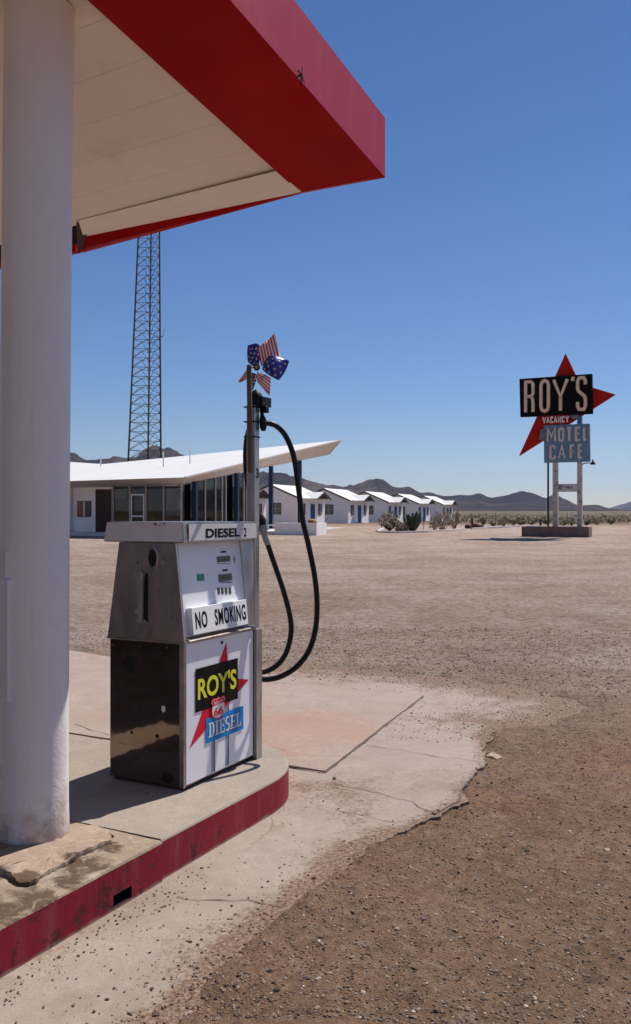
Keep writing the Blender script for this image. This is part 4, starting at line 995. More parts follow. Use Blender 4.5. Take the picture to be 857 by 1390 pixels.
# near side: upper fittings
def onside(px, py, x=-.006): return pl_(hit(px, py, PB+U*x, U))
def c2(x, y): return (130+x/3.657, 700+y/3.657)
hs = [o for o in pump.children if o.name.startswith('head_side')][0]
def sx(mbk, prof, c, sc_=(1,1)): mbk.lathe(prof, 22, c=c, axis=Matrix.Rotation(R(-90),4,'Y') @ Matrix.Diagonal((sc_[1], sc_[0], 1, 1)))
q = onside(*c2(287,210)); mb = MB(); sx(mb, [(.038,0),(.038,.006),(.030,.009),(.026,.009),(.024,.002)], (-.006,q.y,q.z), (1,1.75)); mb.build('nozzle_port', M['steel_edge'], hs, smooth=True)
mb = MB(); sx(mb, [(.021,.0),(.021,.0102)], (-.006,q.y,q.z), (1,1.9)); mb.build('port_opening', M['hole'], hs)
q = onside(*c2(342,228)); mb = MB(); sx(mb, [(.016,0),(.016,.02),(.012,.024)], (-.006,q.y,q.z)); mb.build('knob', M['lever'], hs, smooth=True)
q = onside(*c2(210,233)); mb = MB(); sx(mb, [(.005,0),(.005,.0005)], (-.0062,q.y,q.z)); mb.build('hole', M['hole'], hs)
a = onside(*c2(238,290)); b = onside(*c2(238,525)); 
mb = MB(); mb.box(-.0075, -.0055, a.y-.030, a.y-.004, b.z, a.z+.004); mb.build('lever_slot', M['hole'], hs)
mb = MB(); mb.prism([(-.010,a.y+.026,a.z+.004),(-.010,a.y-.012,a.z+.008),(-.010,b.y-.004,b.z),(-.010,b.y+.018,b.z)], (-.020,0,0)); sx(mb, [(.024,0),(.024,.022),(.018,.026)], (-.008,a.y+.010,a.z-.004)); mb.build('lever', M['lever'], hs, bevel=.003)
q = onside(*c2(207,472)); mb = MB(); sx(mb, [(.013,0),(.013,.008)], (-.006,q.y,q.z), (.9,1.2)); mb.build('bolt', M['lever'], hs)
q = onside(*c2(228,520)); mb = MB(); mb.box(-.018,-.006,q.y-.03,q.y+.03,q.z-.008,q.z+.008); mb.build('lever_stop', M['lever'], hs, bevel=.002)
# ragged rusted-out holes of the cabinet side
def blob(px, py, ry, rz_, seed, name='hole', mt='hole', xo=-.0012):
    q = onside(px, py, 0); r_ = random.Random(seed); n = 16; m_ = MB()
    m_.prism([(xo+.0008, q.y+ry*math.cos(2*math.pi*k/n)*r_.uniform(.8,1.15), q.z+rz_*math.sin(2*math.pi*k/n)*r_.uniform(.8,1.15)) for k in range(n)], (-.0008,0,0)); return m_.build(name, M[mt], cab)
blob(*c2(168,738), .044, .048, 1); blob(*c2(262,664), .052, .024, 2); blob(*c2(358,1300), .038, .030, 3)
blob(*c2(338,960), .013, .019, 5, 'tape_patch', 'head_white', -.0016); blob(*c2(305,1094), .012, .010, 6); blob(*c2(180,1075), .008, .010, 8)
for (xx, yy) in ((55,640),(352,655),(420,885)):
    q = onside(*c2(max(xx,85), yy), 0); m_ = MB(); sx(m_, [(.005,0),(.005,.003)], (0,q.y,q.z)); m_.build('rivet', M['steel_edge'], cab)

# mast
MX0, MX1, MY0, MY1 = W+.006, W+.058, -.006, .050; MZ = 2.222-ISL_Z
mast = MB().box(MX0, MX1, MY0, MY1, 0, MZ).build('mast', M['mast'], pump, bevel=.003)
def onmast(px, py): return pl_(hit(px, py, PB+U*(MX0-.001), U))
MB().box(MX0-.003, MX1+.003, MY0-.016, MY0-.0005, 0, Z1-.01).build('mast_flange', M['mast'], mast, bevel=.001)
m_ = MB(); q = onfront(349.5, 640, MY0-.001)
put_text(m_, '3', (MX0+.014, MY0-.0012, onfront(349,649,MY0).z), X_, Zv, .030, onfront(349,636,MY0).z-onfront(349,649,MY0).z, .001, .01); m_.build('lettering', M['black_paint'], mast)
for py in (552.5, 572.5, 593):
    m_ = MB(); zz = onmast(340, py).z; m_.box(MX0-.016, MX1+.004, MY0-.004, MY1+.010, zz-.003, zz+.004)
    m_.build('strap', M['castblack'], mast)
# stick strapped to the mast, carrying the pinwheel
za, zb2 = pl_(P(339, 642, 5.17)).z, pl_(P(339, 497, 5.17)).z
cxs = MX0-.018; cys = onmast(340, 600).y
cys = pl_(hit(339.5, 560, PB+U*cxs, U)).y
# hose retractor head, connector and hoses (all in pump coordinates through real positions)
zc = MZ
hr = MB(); c = Vector(((MX0+MX1)/2+.015, (MY0+MY1)/2-.012, zc))
hr.lathe([(.040,0),(.040,.03),(.036,.06),(.022,.085),(.006,.095)], 20, c=c)
hr.box(c.x-.022, c.x+.085, c.y-.055, c.y+.018, zc-.004, zc+.052)
hr.box(c.x+.01, c.x+.05, c.y-.06, c.y-.015, zc-.04, zc-.003)
hr.build('hose_retractor', M['castblack'], pump, smooth=True, bevel=.004)
def pw_(px, py, Y): return pl_(P(px, py, Y))
m_ = MB(); f1 = pw_(355, 552, 5.16); f2 = pw_(357, 584, 5.15)
m_.tube([pw_(355.5,556,5.16), pw_(356,566,5.15)], [.010,.012], 10); m_.tube([pw_(356,564,5.15), pw_(357,570,5.15), pw_(357.5,580,5.15), pw_(358,585,5.15)], [.013,.021,.021,.012], 14)
m_.tube([pw_(355,574,5.15), pw_(368,574,5.17)], [.017,.011], 12)
m_.build('swivel', M['castblack'], pump, smooth=True)
def spline(pts, n=10):
    pts = [Vector(p) for p in pts]; out = []
    for i in range(len(pts)-1):
        p0 = pts[max(i-1,0)]; p1 = pts[i]; p2 = pts[i+1]; p3 = pts[min(i+2,len(pts)-1)]
        for k in range(n):
            t = k/n; out.append(.5*((2*p1)+(-p0+p2)*t+(2*p0-5*p1+4*p2-p3)*t*t+(-p0+3*p1-3*p2+p3)*t**3))
    out.append(pts[-1]); return out
hoseA = [(362,574,5.17),(375,578,5.19),(388,592,5.21),(399,620,5.23),(405,660,5.25),(411,705,5.26),(419,740,5.27),(427,780,5.28),(430.5,815,5.28),(429,850,5.28),(421,880,5.27),(407,901,5.26),(390,914,5.25),(372,921,5.25),(352,921,5.25),(325,908,5.28),(300,880,5.3),(285,840,5.32)]
MB().tube(spline([pw_(*p) for p in hoseA]), .0165, 12).build('hose', M['rubber'], pump, smooth=True)
hoseB = [(363.5,738,5.19),(368,752,5.19),(376,775,5.2),(385,802,5.21),(393,832,5.22),(395.5,855,5.22),(391,880,5.22),(382,897,5.22),(369,908,5.22),(352,912,5.22),(325,900,5.25),(300,870,5.3)]
MB().tube(spline([pw_(*p) for p in hoseB]), .0155, 12).build('hose', M['rubber'], pump, smooth=True)
# breakaway coupling beside the header
m_ = MB(); m_.tube([pw_(352,697,5.2), pw_(355,706,5.19), pw_(356,714,5.19)], [.016,.028,.026], 12); m_.build('coupling_grip', M['castblack'], pump, smooth=True)
m_ = MB(); m_.tube([pw_(356,713,5.19), pw_(358,721,5.19)], [.031,.031], 14); m_.tube([pw_(358,721,5.19), pw_(360,729,5.19), pw_(364,740,5.19)], [.022,.018,.018], 12); m_.build('coupling', M['grey_metal'], pump, smooth=True)
# far-side hose just peeking out left of the mast
hoseC = [(350,560,5.30),(342,572,5.34),(335.5,590,5.36),(333,610,5.36),(333,632,5.36),(335.5,655,5.36),(343,682,5.33),(351,696,5.24)]
MB().tube(spline([pw_(*p) for p in hoseC]), .0125, 10).build('hose', M['rubber'], pump, smooth=True)

# ------------------------------------------------------------------ pinwheel on its stick
SPY = 5.075
pwheel = thing('pinwheel', 'pinwheel with stars and stripes petals on a wooden stick tied to the mast', 'pinwheel', tuple(P(339, 642, SPY)))
PO = P(339, 642, SPY)
m_ = MB(); m_.tube([P(340.3,642,SPY)-PO, P(340,640,SPY)-PO, P(338.3,497,SPY)-PO, P(338.3,495.5,SPY)-PO], [.010,.0145,.0145,.011], 10); m_.build('stick', M['wood'], pwheel, smooth=True)
Q = 9.522; PS = SPY/F
def pwp(x, y, dep): return P(310+x/Q, 440+y/Q, SPY+dep)-PO
def petal(kind, cs, deps, bulge, nstripe=7, horiz=False, round_=.0):
    """cs: BL, BR, TR, TL in detail-view pixels"""
    n = 14; m_ = MB(); m_.uv = []; G = [pwp(c[0], c[1], d) for c, d in zip(cs, deps)]
    for i in range(n+1):
        for j in range(n+1):
            a, b = i/n, j/n
            # rounded outer corners
            A, B = a, b
            if round_:
                ca, cbb = 2*a-1, 2*b-1
                A = .5+.5*ca*math.sqrt(max(0, 1-cbb*cbb*.5))*(1+round_*.25*0+.0); B = .5+.5*cbb*math.sqrt(max(0, 1-ca*ca*.5))
                A = a*(1-round_)+A*round_*1.18 if False else a*(1-round_)+(.5+(A-.5)*1.18)*round_; B = b*(1-round_)+(.5+(B-.5)*1.18)*round_
            p = G[0]*(1-A)*(1-B)+G[1]*A*(1-B)+G[2]*A*B+G[3]*(1-A)*B
            p = p+Vector((0, bulge*math.sin(math.pi*a)*math.sin(math.pi*b)+.012*math.sin(a*7+b*3), 0))
            m_.v.append(tuple(p)); m_.uv.append(((b if horiz else a)*nstripe+.02, b))
    for i in range(n):
        for j in range(n): q_ = i*(n+1)+j; m_.f.append((q_, q_+1, q_+n+2, q_+n+1)); m_.m.append(0)
    o = m_.build('petal', M['stripes'] if kind == 's' else M['spin_blue'], pwheel, smooth='all')
    sd_ = o.modifiers.new('s', 'SOLIDIFY'); sd_.thickness = .0012
    if kind == 'b':
        st = MB(); vsg = [Vector(v) for v in m_.v]
        row = 0
        for bi in (2, 5, 8, 11):
            for ai in ((2, 6, 10) if row % 2 == 0 else (4, 8, 12)):
                c = vsg[ai*(n+1)+bi]; e1 = (vsg[(ai+1)*(n+1)+bi]-c).normalized(); e2 = (vsg[ai*(n+1)+bi+1]-c); e2 = (e2-e1*e2.dot(e1)).normalized(); nn = e1.cross(e2)
                if nn.y > 0: nn = -nn
                rot0 = random.random(); pts = []
                for k in range(10):
                    rad = .0092 if k % 2 == 0 else .0038; an = rot0+k*math.pi/5; pts.append(c+nn*.003+(e1*math.cos(an)+e2*math.sin(an))*rad)
                st.prism(pts, nn*.0006)
            row += 1
        st.build('stars', M['spin_star'], o)
    return o
petal('b', [(395,560),(250,500),(250,265),(415,262)], (.03,.05,.07,.05), .02, round_=.55)
petal('s', [(425,540),(690,480),(600,118),(382,318)], (.01,.0,.02,.03), -.015, 7)
petal('b', [(430,585),(655,735),(800,470),(520,400)], (-.01,-.04,-.03,-.02), -.03, round_=.4)
petal('s', [(370,610),(548,690),(538,932),(372,745)], (0,-.01,.0,.01), -.02, 5, True)
petal('b', [(300,620),(375,655),(350,770),(298,890)], (.03,.03,.04,.05), .01, round_=.2)
petal('s', [(250,570),(246,702),(170,748),(118,750)], (.04,.03,.05,.05), .01, 6)
m_ = MB(); hc = pwp(370, 560, -.01); m_.lathe([(.019,0),(.019,.012),(.014,.018)], 18, c=hc, axis=Matrix.Rotation(R(90),4,'X')); m_.build('hub', M['castblack'], pwheel, smooth=True)
m_ = MB(); m_.lathe([(.011,0),(.011,.004),(.007,.006)], 16, c=hc+Vector((0,-.018,0)), axis=Matrix.Rotation(R(90),4,'X')); m_.build('hub_cap', M['barrel'], pwheel, smooth=True)
m_ = MB(); m_.tube([hc, pwp(275, 560, .0)], .004, 8); m_.build('axle', M['grey_metal'], pwheel)

# ------------------------------------------------------------------ office building with the folded roof
OC = Vector((-8.88, 58.7, 0)); OX = Vector((.326, .945, 0)).normalized(); OY = Vector((-OX.y, OX.x, 0)); OZ = zg(60)-.03
off = thing('motel_office', 'white glass fronted motel office under an upswept wedge roof', 'building', (OC.x, OC.y, 0), math.atan2(OX.y, OX.x))
N0 = (-3.45,-2,3.92); TP = (29.4,-2,8.88); L0 = (-3.45,26,3.5); V0 = (12.42,13.96,5.9); L1 = (12.42,26,6.8)
Ci = (0,0,3.62); E = (31.6,0,7.64); Cl = (0,26,3.2); V0b = (12.42,13.96,5.5); L1b = (12.42,26,6.4)
mb = MB(); vs_ = [N0,TP,L0,V0,L1,Ci,E,Cl,V0b,L1b]
mb.add(vs_, [(0,1,3),(2,0,3,4)], 0); mb.add(vs_, [(0,5,6,1),(0,2,7,5),(5,7,9,8),(5,8,6),(1,6,8,3),(3,8,9,4),(2,4,9,7)], 1)
rf = mb.build('roof', [M['roof_white'], M['soffit']], off)
mb = MB()   # thin edge flashing along the sweeping edge
def seg(mbk, a, b, t=.05, hh=.10):
    a = Vector(a); b = Vector(b); d = (b-a).normalized(); n = d.cross(Vector((0,0,1))).normalized()*t
    mbk.hexa([a-n, b-n, b+n, a+n], [p+Vector((0,0,hh)) for p in (a-n, b-n, b+n, a+n)])
seg(mb, (N0[0],N0[1]-.03,N0[2]-.05), (TP[0],TP[1]-.03,TP[2]-.05)); mb.build('edge_flashing', M['soffit'], rf)
for (px, py, Y, s) in ((137,629,72,.35),(222,624,66,.6),(258,619,66,.45)):
    q = P(px, py, Y)-OC; ql = Vector((q.dot(OX), q.dot(OY), q.z)); MB().tube([ql-Vector((0,0,.6)), ql+Vector((0,0,s))], .05, 8).build('vent_pipe', M['white_trim'], rf)
ZF = .42
# front wall (x=0) from left
def wallbox(x0, x1, y0, y1, z0, z1, name, mt, par=off, **k): return MB().box(x0, x1, y0, y1, z0, z1).build(name, M[mt], par, **k)
def roofz(y): return 3.62-.42*y/26
wallbox(-.02, .18, 6.63, 16, OZ-.3, roofz(7)-.02, 'wall', 'white_wall'); wallbox(-1.6, 11.5, -.1, 16, OZ-.2, ZF, 'floor_slab', 'kerb_white')
w_ = MB(); w_.box(-.07, -.021, 6.95, 8.05, 1.45, 2.55); wf = w_.build('window', M['trim_dark'], off)
MB().box(-.075, -.0705, 7.45, 7.55, 1.48, 2.52).build('frame', M['white_trim'], wf); MB().box(-.078, -.0705, 7.56, 8.0, 1.5, 2.5).build('curtain', M['curtain'], wf); MB().box(-.078, -.0705, 7.0, 7.44, 1.5, 2.5).build('pane', M['dark_glass'], wf)
wallbox(-.40, -.10, 8.45, 8.80, ZF, roofz(8.6)+.15, 'column', 'white_trim', bevel=.01)
dr = wallbox(-.01, .10, 5.30, 6.62, ZF, 3.35, 'dark_screen', 'darkint'); wallbox(-.02, .18, 5.28, 6.63, 3.35, roofz(6)-.02, 'lintel', 'white_wall')
wallbox(.4, 11.4, 6.4, 6.6, ZF, 3.9, 'back_wall', 'white_wall')
# glazing of the front
ys = [0.0, 1.15, 2.33, 3.0, 4.15, 5.28]
def pxy(px):  # y on front wall for pixel
    k = (px-CX)/F; return (OC.x-k*OC.y)/(OY.y*k-OY.x)
ys = [.03, pxy(222.5), pxy(198.5), pxy(176.5), pxy(154), 5.28]
for k in range(len(ys)-1):
    zt1 = roofz(ys[k+1])-.03
    w_ = MB(); w_.box(.02, .035, ys[k]+.06, ys[k+1]-.0, ZF+.12, zt1-.12); g = w_.build('glass_pane', M['glass'], off)
for k, y in enumerate(ys): wallbox(-.04, .08, y-.05 if k else .0, y+.05, ZF+.10, roofz(y)-.02, 'mullion', 'mullion')
wallbox(-.035, .075, .06, 5.27, ZF, ZF+.098, 'bottom_rail', 'mullion'); wallbox(-.03, .07, .06, 5.27, 3.36, 3.50, 'top_rail', 'darkint')
# glazed door frame inside bay between 178 and 197
d0, d1 = pxy(197.0), pxy(178.5)
w_ = MB(); w_.box(-.09,-.045,d0,d0+.10,ZF+.1,3.0); w_.box(-.09,-.045,d1-.10,d1,ZF+.1,3.0); w_.box(-.09,-.045,d0+.1,d1-.1,2.9,3.0); w_.box(-.09,-.045,d0+.1,d1-.1,1.45,1.55); w_.box(-.09,-.045,d0+.1,d1-.1,ZF+.1,ZF+.25)
dor = w_.build('door', M['white_trim'], off)
# right glazed wall (y=0), top follows the rising roof
def pxx(px):
    k = (px-CX)/F; return (k*OC.y-OC.x)/(OX.x-k*OX.y)
def rz_(x): return 3.62+.127*x-.03
xs = [0.0]+[pxx(p) for p in (264.5, 278.5, 292.5, 301.5, 306.5, 331, 334.5)]+[11.5]
for k in range(len(xs)-1):
    a, b = xs[k], xs[k+1]; m_ = MB(); m_.hexa([(a+.06,.02,ZF+.1),(b-.06,.02,ZF+.1),(b-.06,.035,ZF+.1),(a+.06,.035,ZF+.1)], [(a+.06,.02,rz_(a)-.05),(b-.06,.02,rz_(b)-.05),(b-.06,.035,rz_(b)-.05),(a+.06,.035,rz_(a)-.05)]); m_.build('glass_pane', M['glass'], off)
for x in xs[1:]: wallbox(x-.06, x+.06, -.05, .08, ZF, rz_(x), 'mullion', 'mullion')
m_ = MB(); m_.box(.06, 11.44, -.03, .07, ZF, ZF+.1); m_.build('bottom_rail', M['mullion'], off)
# far glazed wall and interior
for k in range(4):
    y0, y1 = .1+k*1.6, .1+(k+1)*1.6
    wallbox(11.45, 11.55, y0-.05, y0+.05, ZF, rz_(11.4)-.1, 'mullion', 'mullion'); MB().box(11.49,11.5,y0+.05,y1-.05,ZF,rz_(11.3)-.1).build('glass_pane', M['glass'], off)
wallbox(11.44, 11.56, .1, 6.4, 2.9, 3.05, 'transom', 'white_trim'); wallbox(11.44, 11.56, .1, 6.4, ZF, 1.2, 'dado_wall', 'white_wall')
wallbox(3.2, 7.6, 4.0, 4.9, ZF, 1.5, 'reception_counter', 'curtain'); wallbox(3.6, 3.75, 3.2, 6.38, ZF, 3.5, 'partition', 'darkint')
wallbox(.5, 2.6, 4.9, 6.2, ZF, 2.7, 'display_cabinet', 'darkint'); wallbox(8.0, 8.6, 1.4, 2.0, ZF, 2.6, 'display_rack', 'trim_dark')
wallbox(1.0, 1.9, 1.2, 2.2, ZF, 1.2, 'sofa', 'curtain'); wallbox(0.05, 11.4, .1, 6.38, ZF+.002, ZF+.02, 'lobby_floor', 'int_floor')
# blue posts carrying the roof
for k, s in enumerate((1.4, 8.3, 15.2, 22.1)):
    wallbox(s-.16, s+.16, -.42, -.12, OZ, 3.62+.127*s+.05, 'post', 'blue', bevel=.01)
# patio slab, bench
MB().prism([(4.86,-7.7,OZ-.2),(7.0,-7.7,OZ-.2),(9.0,-5.0,OZ-.2),(24,-4.0,OZ-.2),(24,-.55,OZ-.2),(4.86,-.55,OZ-.2)], (0,0,.65-OZ)).build('patio_slab', M['kerb_white'], off)
q = P(371, 716, 70)-OC; bn = thing('concrete_bench', 'low white concrete bench on the office patio beside a blue post', 'bench', (P(371,716,69).x, 69, .45), R(18))
MB().box(-.55,.55,-.22,.22,.30,.38).build('seat', M['kerb_white'], bn); MB().box(-.5,-.38,-.18,.18,0,.30).build('leg', M['kerb_white'], bn); MB().box(.38,.5,-.18,.18,0,.30).build('leg', M['kerb_white'], bn)
# planter wall
plt = thing('planter_box', 'low white walled planter at the right end of the office patio', 'planter', (OC+OX*4.81+OY*-7.81).to_tuple()[:2]+(OZ,), math.atan2(OX.y, OX.x))
mb = MB(); PH = 1.03-OZ
mb.box(0, .22, 0, 3.1, -.1, PH); mb.box(.221, 2.2, 0, .22, -.1, PH-.003); mb.box(2.2-.22, 2.2, .221, 3.1, -.1, PH-.006); mb.box(.221, 1.979, 2.9, 3.1, -.1, PH-.004)
mb.build('planter_wall', M['white_wall'], plt, bevel=.01); MB().box(.2,2.0,.2,3.0,0,PH-.15).build('soil', M['crack'], plt)
def barrel(name, loc, r, h, mt, label, cat='cactus', group=None, seed=0):
    m_ = MB(); prof = []; n = 40
    for (k, z) in ((.75,0),(1,.25),(1.02,.5),(.9,.75),(.6,.93),(.2,1)): prof.append((k, z))
    for (k, z) in prof:
        for i in range(n):
            a = 2*math.pi*i/n; rr_ = r*k*(1+.07*math.cos(a*10+seed)); m_.v.append((rr_*math.cos(a), rr_*math.sin(a), z*h))
    for i in range(len(prof)-1):
        for k in range(n): k2 = (k+1) % n; m_.f.append((i*n+k, i*n+k2, (i+1)*n+k2, (i+1)*n+k)); m_.m.append(0)
    m_.f.append(tuple((len(prof)-1)*n+k for k in range(n))); m_.m.append(0)
    o = m_.build(name, mt, smooth=True); o.location = loc; prop(o, label, cat, group); return o
q = OC+OX*5.7+OY*-7.1; barrel('barrel_cactus', (P(424,707,62.5).x, 62.5, .86), .30, .45, M['barrel'], 'small yellow round cactus in the white walled planter')

# ------------------------------------------------------------------ cottages
CP = Vector((.377, .926, 0)).normalized(); CQ = Vector((CP.y, -CP.x, 0)); crot = math.atan2(CP.y, CP.x)
# local frame: x along CP, y = -CQ. ridge at y=0, front eave at y=-3.25
def cottage(loc, label):
    r = thing('motel_cottage', label, 'cottage', loc, crot, 'row of white motel cottages')
    zr_, ze = 4.21, 2.78; hwid = 3.05; Lc = 7.7; wt = ze+.10
    m_ = MB(); m_.prism([(0.10,-hwid,0),(0.10,hwid,0),(0.10,hwid,wt),(0.10,0,zr_-.12),(0.10,-hwid,wt)], (Lc-.2, 0, 0)); wl = m_.build('wall', M['white_wall'], r)
    m_ = MB(); t = .09; y_ = 3.40; zz = ze-.02
    m_.prism([(-.15,0,zr_),(-.15,-y_,zz),(-.15,-y_,zz-t),(-.15,0,zr_-t),(-.15,y_,zz-t),(-.15,y_,zz)], (Lc+.3, 0, 0))
    # front cross gable
    a, b = 2.7, 6.6; mid = (a+b)/2; zg_ = 3.46; yo_ = -4.15; zl = 2.74; yi = -1.75
    m_.prism([(a,yo_,zl),(mid,yo_,zg_),(b,yo_,zl),(b,yo_,zl-t),(mid,yo_,zg_-t*1.2),(a,yo_,zl-t)], (0, yi-yo_, 0))
    rf_ = m_.build('roof', M['roof_white'], r)
    def rake(p, q_, d=(-.06,0,0), hh=.17):
        m_ = MB(); p = Vector(p); q_ = Vector(q_); d = Vector(d); m_.hexa([p-Vector((0,0,hh)), q_-Vector((0,0,hh)), q_-Vector((0,0,hh))+d, p-Vector((0,0,hh))+d], [p, q_, q_+d, p+d]); m_.build('rake_trim', M['trim_dark'], rf_)
    rake((-.152,0,zr_-.01),(-.152,-y_,zz-.01)); rake((-.152,y_,zz-.01),(-.152,0,zr_-.01)); rake((mid,yo_-.002,zg_-.0),(b+.05,yo_-.002,zl-.01),(0,-.06,0)); rake((a-.05,yo_-.002,zl-.01),(mid,yo_-.002,zg_-.0),(0,-.06,0))
    m_ = MB(); m_.prism([(a+.3,yo_+.10,zl-.02),(mid,yo_+.10,zg_-.14),(b-.3,yo_+.10,zl-.02)], (0,.05,0)); m_.build('gable_board', M['dark_wood'], rf_)
    # gable wall window, front windows, door
    def win(x0, x1, y0, y1, z0, z1, face):
        m_ = MB()
        if face == 'g':
            m_.box(.04,.099,y0,y1,z0,z1); o = m_.build('window', M['trim_dark'], wl); m_ = MB(); m_.box(.034,.0395,y0+.06,y1-.06,z0+.06,z1-.06); m_.build('pane', M['dark_glass'], o)
            m_ = MB(); m_.box(.026,.0335,(y0+y1)/2-.03,(y0+y1)/2+.03,z0+.06,z1-.06); m_.box(.026,.0335,y0+.06,(y0+y1)/2-.031,(z0+z1)/2-.02,(z0+z1)/2+.02); m_.box(.026,.0335,(y0+y1)/2+.031,y1-.06,(z0+z1)/2-.02,(z0+z1)/2+.02); m_.build('glazing_bar', M['mullion'], o)
        else:
            m_.box(x0,x1,-hwid-.05,-hwid-.001,z0,z1); o = m_.build('window', M['trim_dark'], wl); m_ = MB(); m_.box(x0+.07,x1-.07,-hwid-.056,-hwid-.0505,z0+.07,z1-.07); m_.build('pane', M['dark_glass'], o)
            m_ = MB(); m_.box((x0+x1)/2-.05,(x0+x1)/2+.05,-hwid-.064,-hwid-.0565,z0+.07,z1-.07); m_.build('glazing_bar', M['mullion'], o)
    win(0,0,-1.15,.10,1.05,2.25,'g'); win(1.0,2.0,0,0,1.0,2.2,'f'); win(5.7,6.6,0,0,1.0,2.2,'f')
    m_ = MB(); m_.box(3.4,4.6,-hwid-.06,-hwid-.001,.08,2.15); d_ = m_.build('door', M['door_blue'], wl); m_ = MB(); m_.box(4.42,4.5,-hwid-.11,-hwid-.0605,1.0,1.1); m_.build('handle', M['grey_metal'], d_)
    m_ = MB(); m_.box(3.28,3.395,-hwid-.05,-hwid-.001,.05,2.25); m_.box(4.605,4.72,-hwid-.05,-hwid-.001,.05,2.25); m_.box(3.28,4.72,-hwid-.05,-hwid-.001,2.255,2.36); m_.build('door_frame', M['white_trim'], wl)
    # vent
    
    m_ = MB(); m_.box(.07,.099,-.25,.25,3.05,3.4); m_.build('vent', M['mullion'], wl)
    m_ = MB(); m_.box(2.9,5.2,-hwid-1.1,-hwid-.001,-.1,.06); m_.build('step', M['kerb_white'], wl)
    return r
labels = ['white cottage mostly hidden behind the steel mast and the first blue post', 'white cottage directly behind the low planter, nearest one seen whole', 'white cottage second in the row right of the blue posts', 'white cottage with pale cholla cactus in front of its right corner', 'white cottage behind the dark green columnar cactus', 'white cottage at the far right end of the row behind brown brush']
base = None
for i in range(-1, 5):
    x, y = -4.67+5.7*i, 92+14.0*i; z = .612-.02 if y > 90 else zg(math.hypot(x, y))-.02
    if base is None: base = cottage((x, y, z), labels[0]); c = base
    else: c = copy_tree(base); c.location = (x, y, z); c['label'] = labels[i+1]

# ------------------------------------------------------------------ plants
def leafball(mb, c, rx, ry, rz2, n, s, rnd, up=0.0):
    for i in range(n):
        th = rnd.random()*6.283; ph = math.acos(rnd.uniform(-.3, 1)); rr_ = (rnd.random()**.45)
        p = Vector((c[0]+rx*rr_*math.sin(ph)*math.cos(th), c[1]+ry*rr_*math.sin(ph)*math.sin(th), c[2]+rz2*rr_*math.cos(ph)))
        a = Vector((rnd.gauss(0,1), rnd.gauss(0,1), rnd.gauss(0,1)+up)).normalized(); b = a.orthogonal().normalized(); k = s*rnd.uniform(.6, 1.4)
        mb.add([p-b*k*.35, p+b*k*.35, p+a*k+b*k*.1, p+a*k*.9-b*k*.15], [(0,1,2,3)])
def bush(name, x, y, z, wx, h, label, mt, cat='bush', n=420, s=.12, lobes=5, seed=0, group=None):
    rnd = random.Random(seed+1); t = thing(name, label, cat, (x, y, z), 0, group); m_ = MB(); st = MB()
    for k in range(lobes):
        cx = rnd.uniform(-.36, .36)*wx; cy = rnd.uniform(-.3,.3)*wx; cz = h*rnd.uniform(.22,.62); r_ = wx*rnd.uniform(.18,.30)
        leafball(m_, (cx,cy,cz), r_, r_, h*rnd.uniform(.22,.38), n//lobes, s, rnd, .5); st.tube([(cx*.15,cy*.15,-.05),(cx*.6,cy*.6,cz*.6),(cx,cy,cz+h*.1)], [.03,.02,.01], 5)
    for k in range(6):
        a = rnd.uniform(0,6.28); st.tube([(0,0,0),(wx*.25*math.cos(a),wx*.25*math.sin(a),h*.6),(wx*.42*math.cos(a),wx*.42*math.sin(a),h*rnd.uniform(.8,1.05))], [.02,.012,.006], 4)
    m_.build('foliage', mt, t); st.build('stems', M['bark'], t); return t
def gpt(px, py):  # ground point following terrain
    Y = 40.0
    for _ in range(40):
        X = (px-CX)/F*Y; zz = zg(math.hypot(X, Y))-.03; Y = Y*.5+.5*(H-zz)*F/(py-HY)
    X = (px-CX)/F*Y; return X, Y, zg(math.hypot(X, Y))-.03
def cholla(px, py, wpx, hpx, label, seed):
    X, Y, zz = gpt(px, py); rnd = random.Random(seed); s = Y/F; w_, h_ = wpx*s, hpx*s; t = thing('cholla_cactus', label, 'cactus', (X, Y, zz)); m_ = MB(); st = MB()
    for k in range(34):
        a = rnd.uniform(0, 6.28); r1 = w_*.5*rnd.uniform(.2,1)**.8; hz = h_*rnd.uniform(.4,1)*(1-.3*(r1/(w_*.5))**2); base_ = Vector((0,0,.05)); mid = Vector((r1*.5*math.cos(a), r1*.5*math.sin(a), hz*.45)); end = Vector((r1*math.cos(a), r1*math.sin(a), hz))
        st.tube([base_, mid, end-(end-mid)*.4], [.05,.04,.03], 5)
        for q_ in range(3):
            e = end+Vector((rnd.gauss(0,.1), rnd.gauss(0,.1), rnd.gauss(0,.08))); d = Vector((rnd.gauss(0,.6), rnd.gauss(0,.6), 1)).normalized()*.17
            m_.tube([e-d, e-d*.6, e+d*.5, e+d], [.03,.06,.06,.02], 6)
    m_.build('joints', M['cholla'], t); st.build('stems', M['bark'], t)
cholla(529, 721, 30, 25, 'pale bushy cactus at the left end of the white edged bed', 3)
cholla(546, 721, 16, 10, 'small low pale cactus between the bushy one and the columnar one', 5)
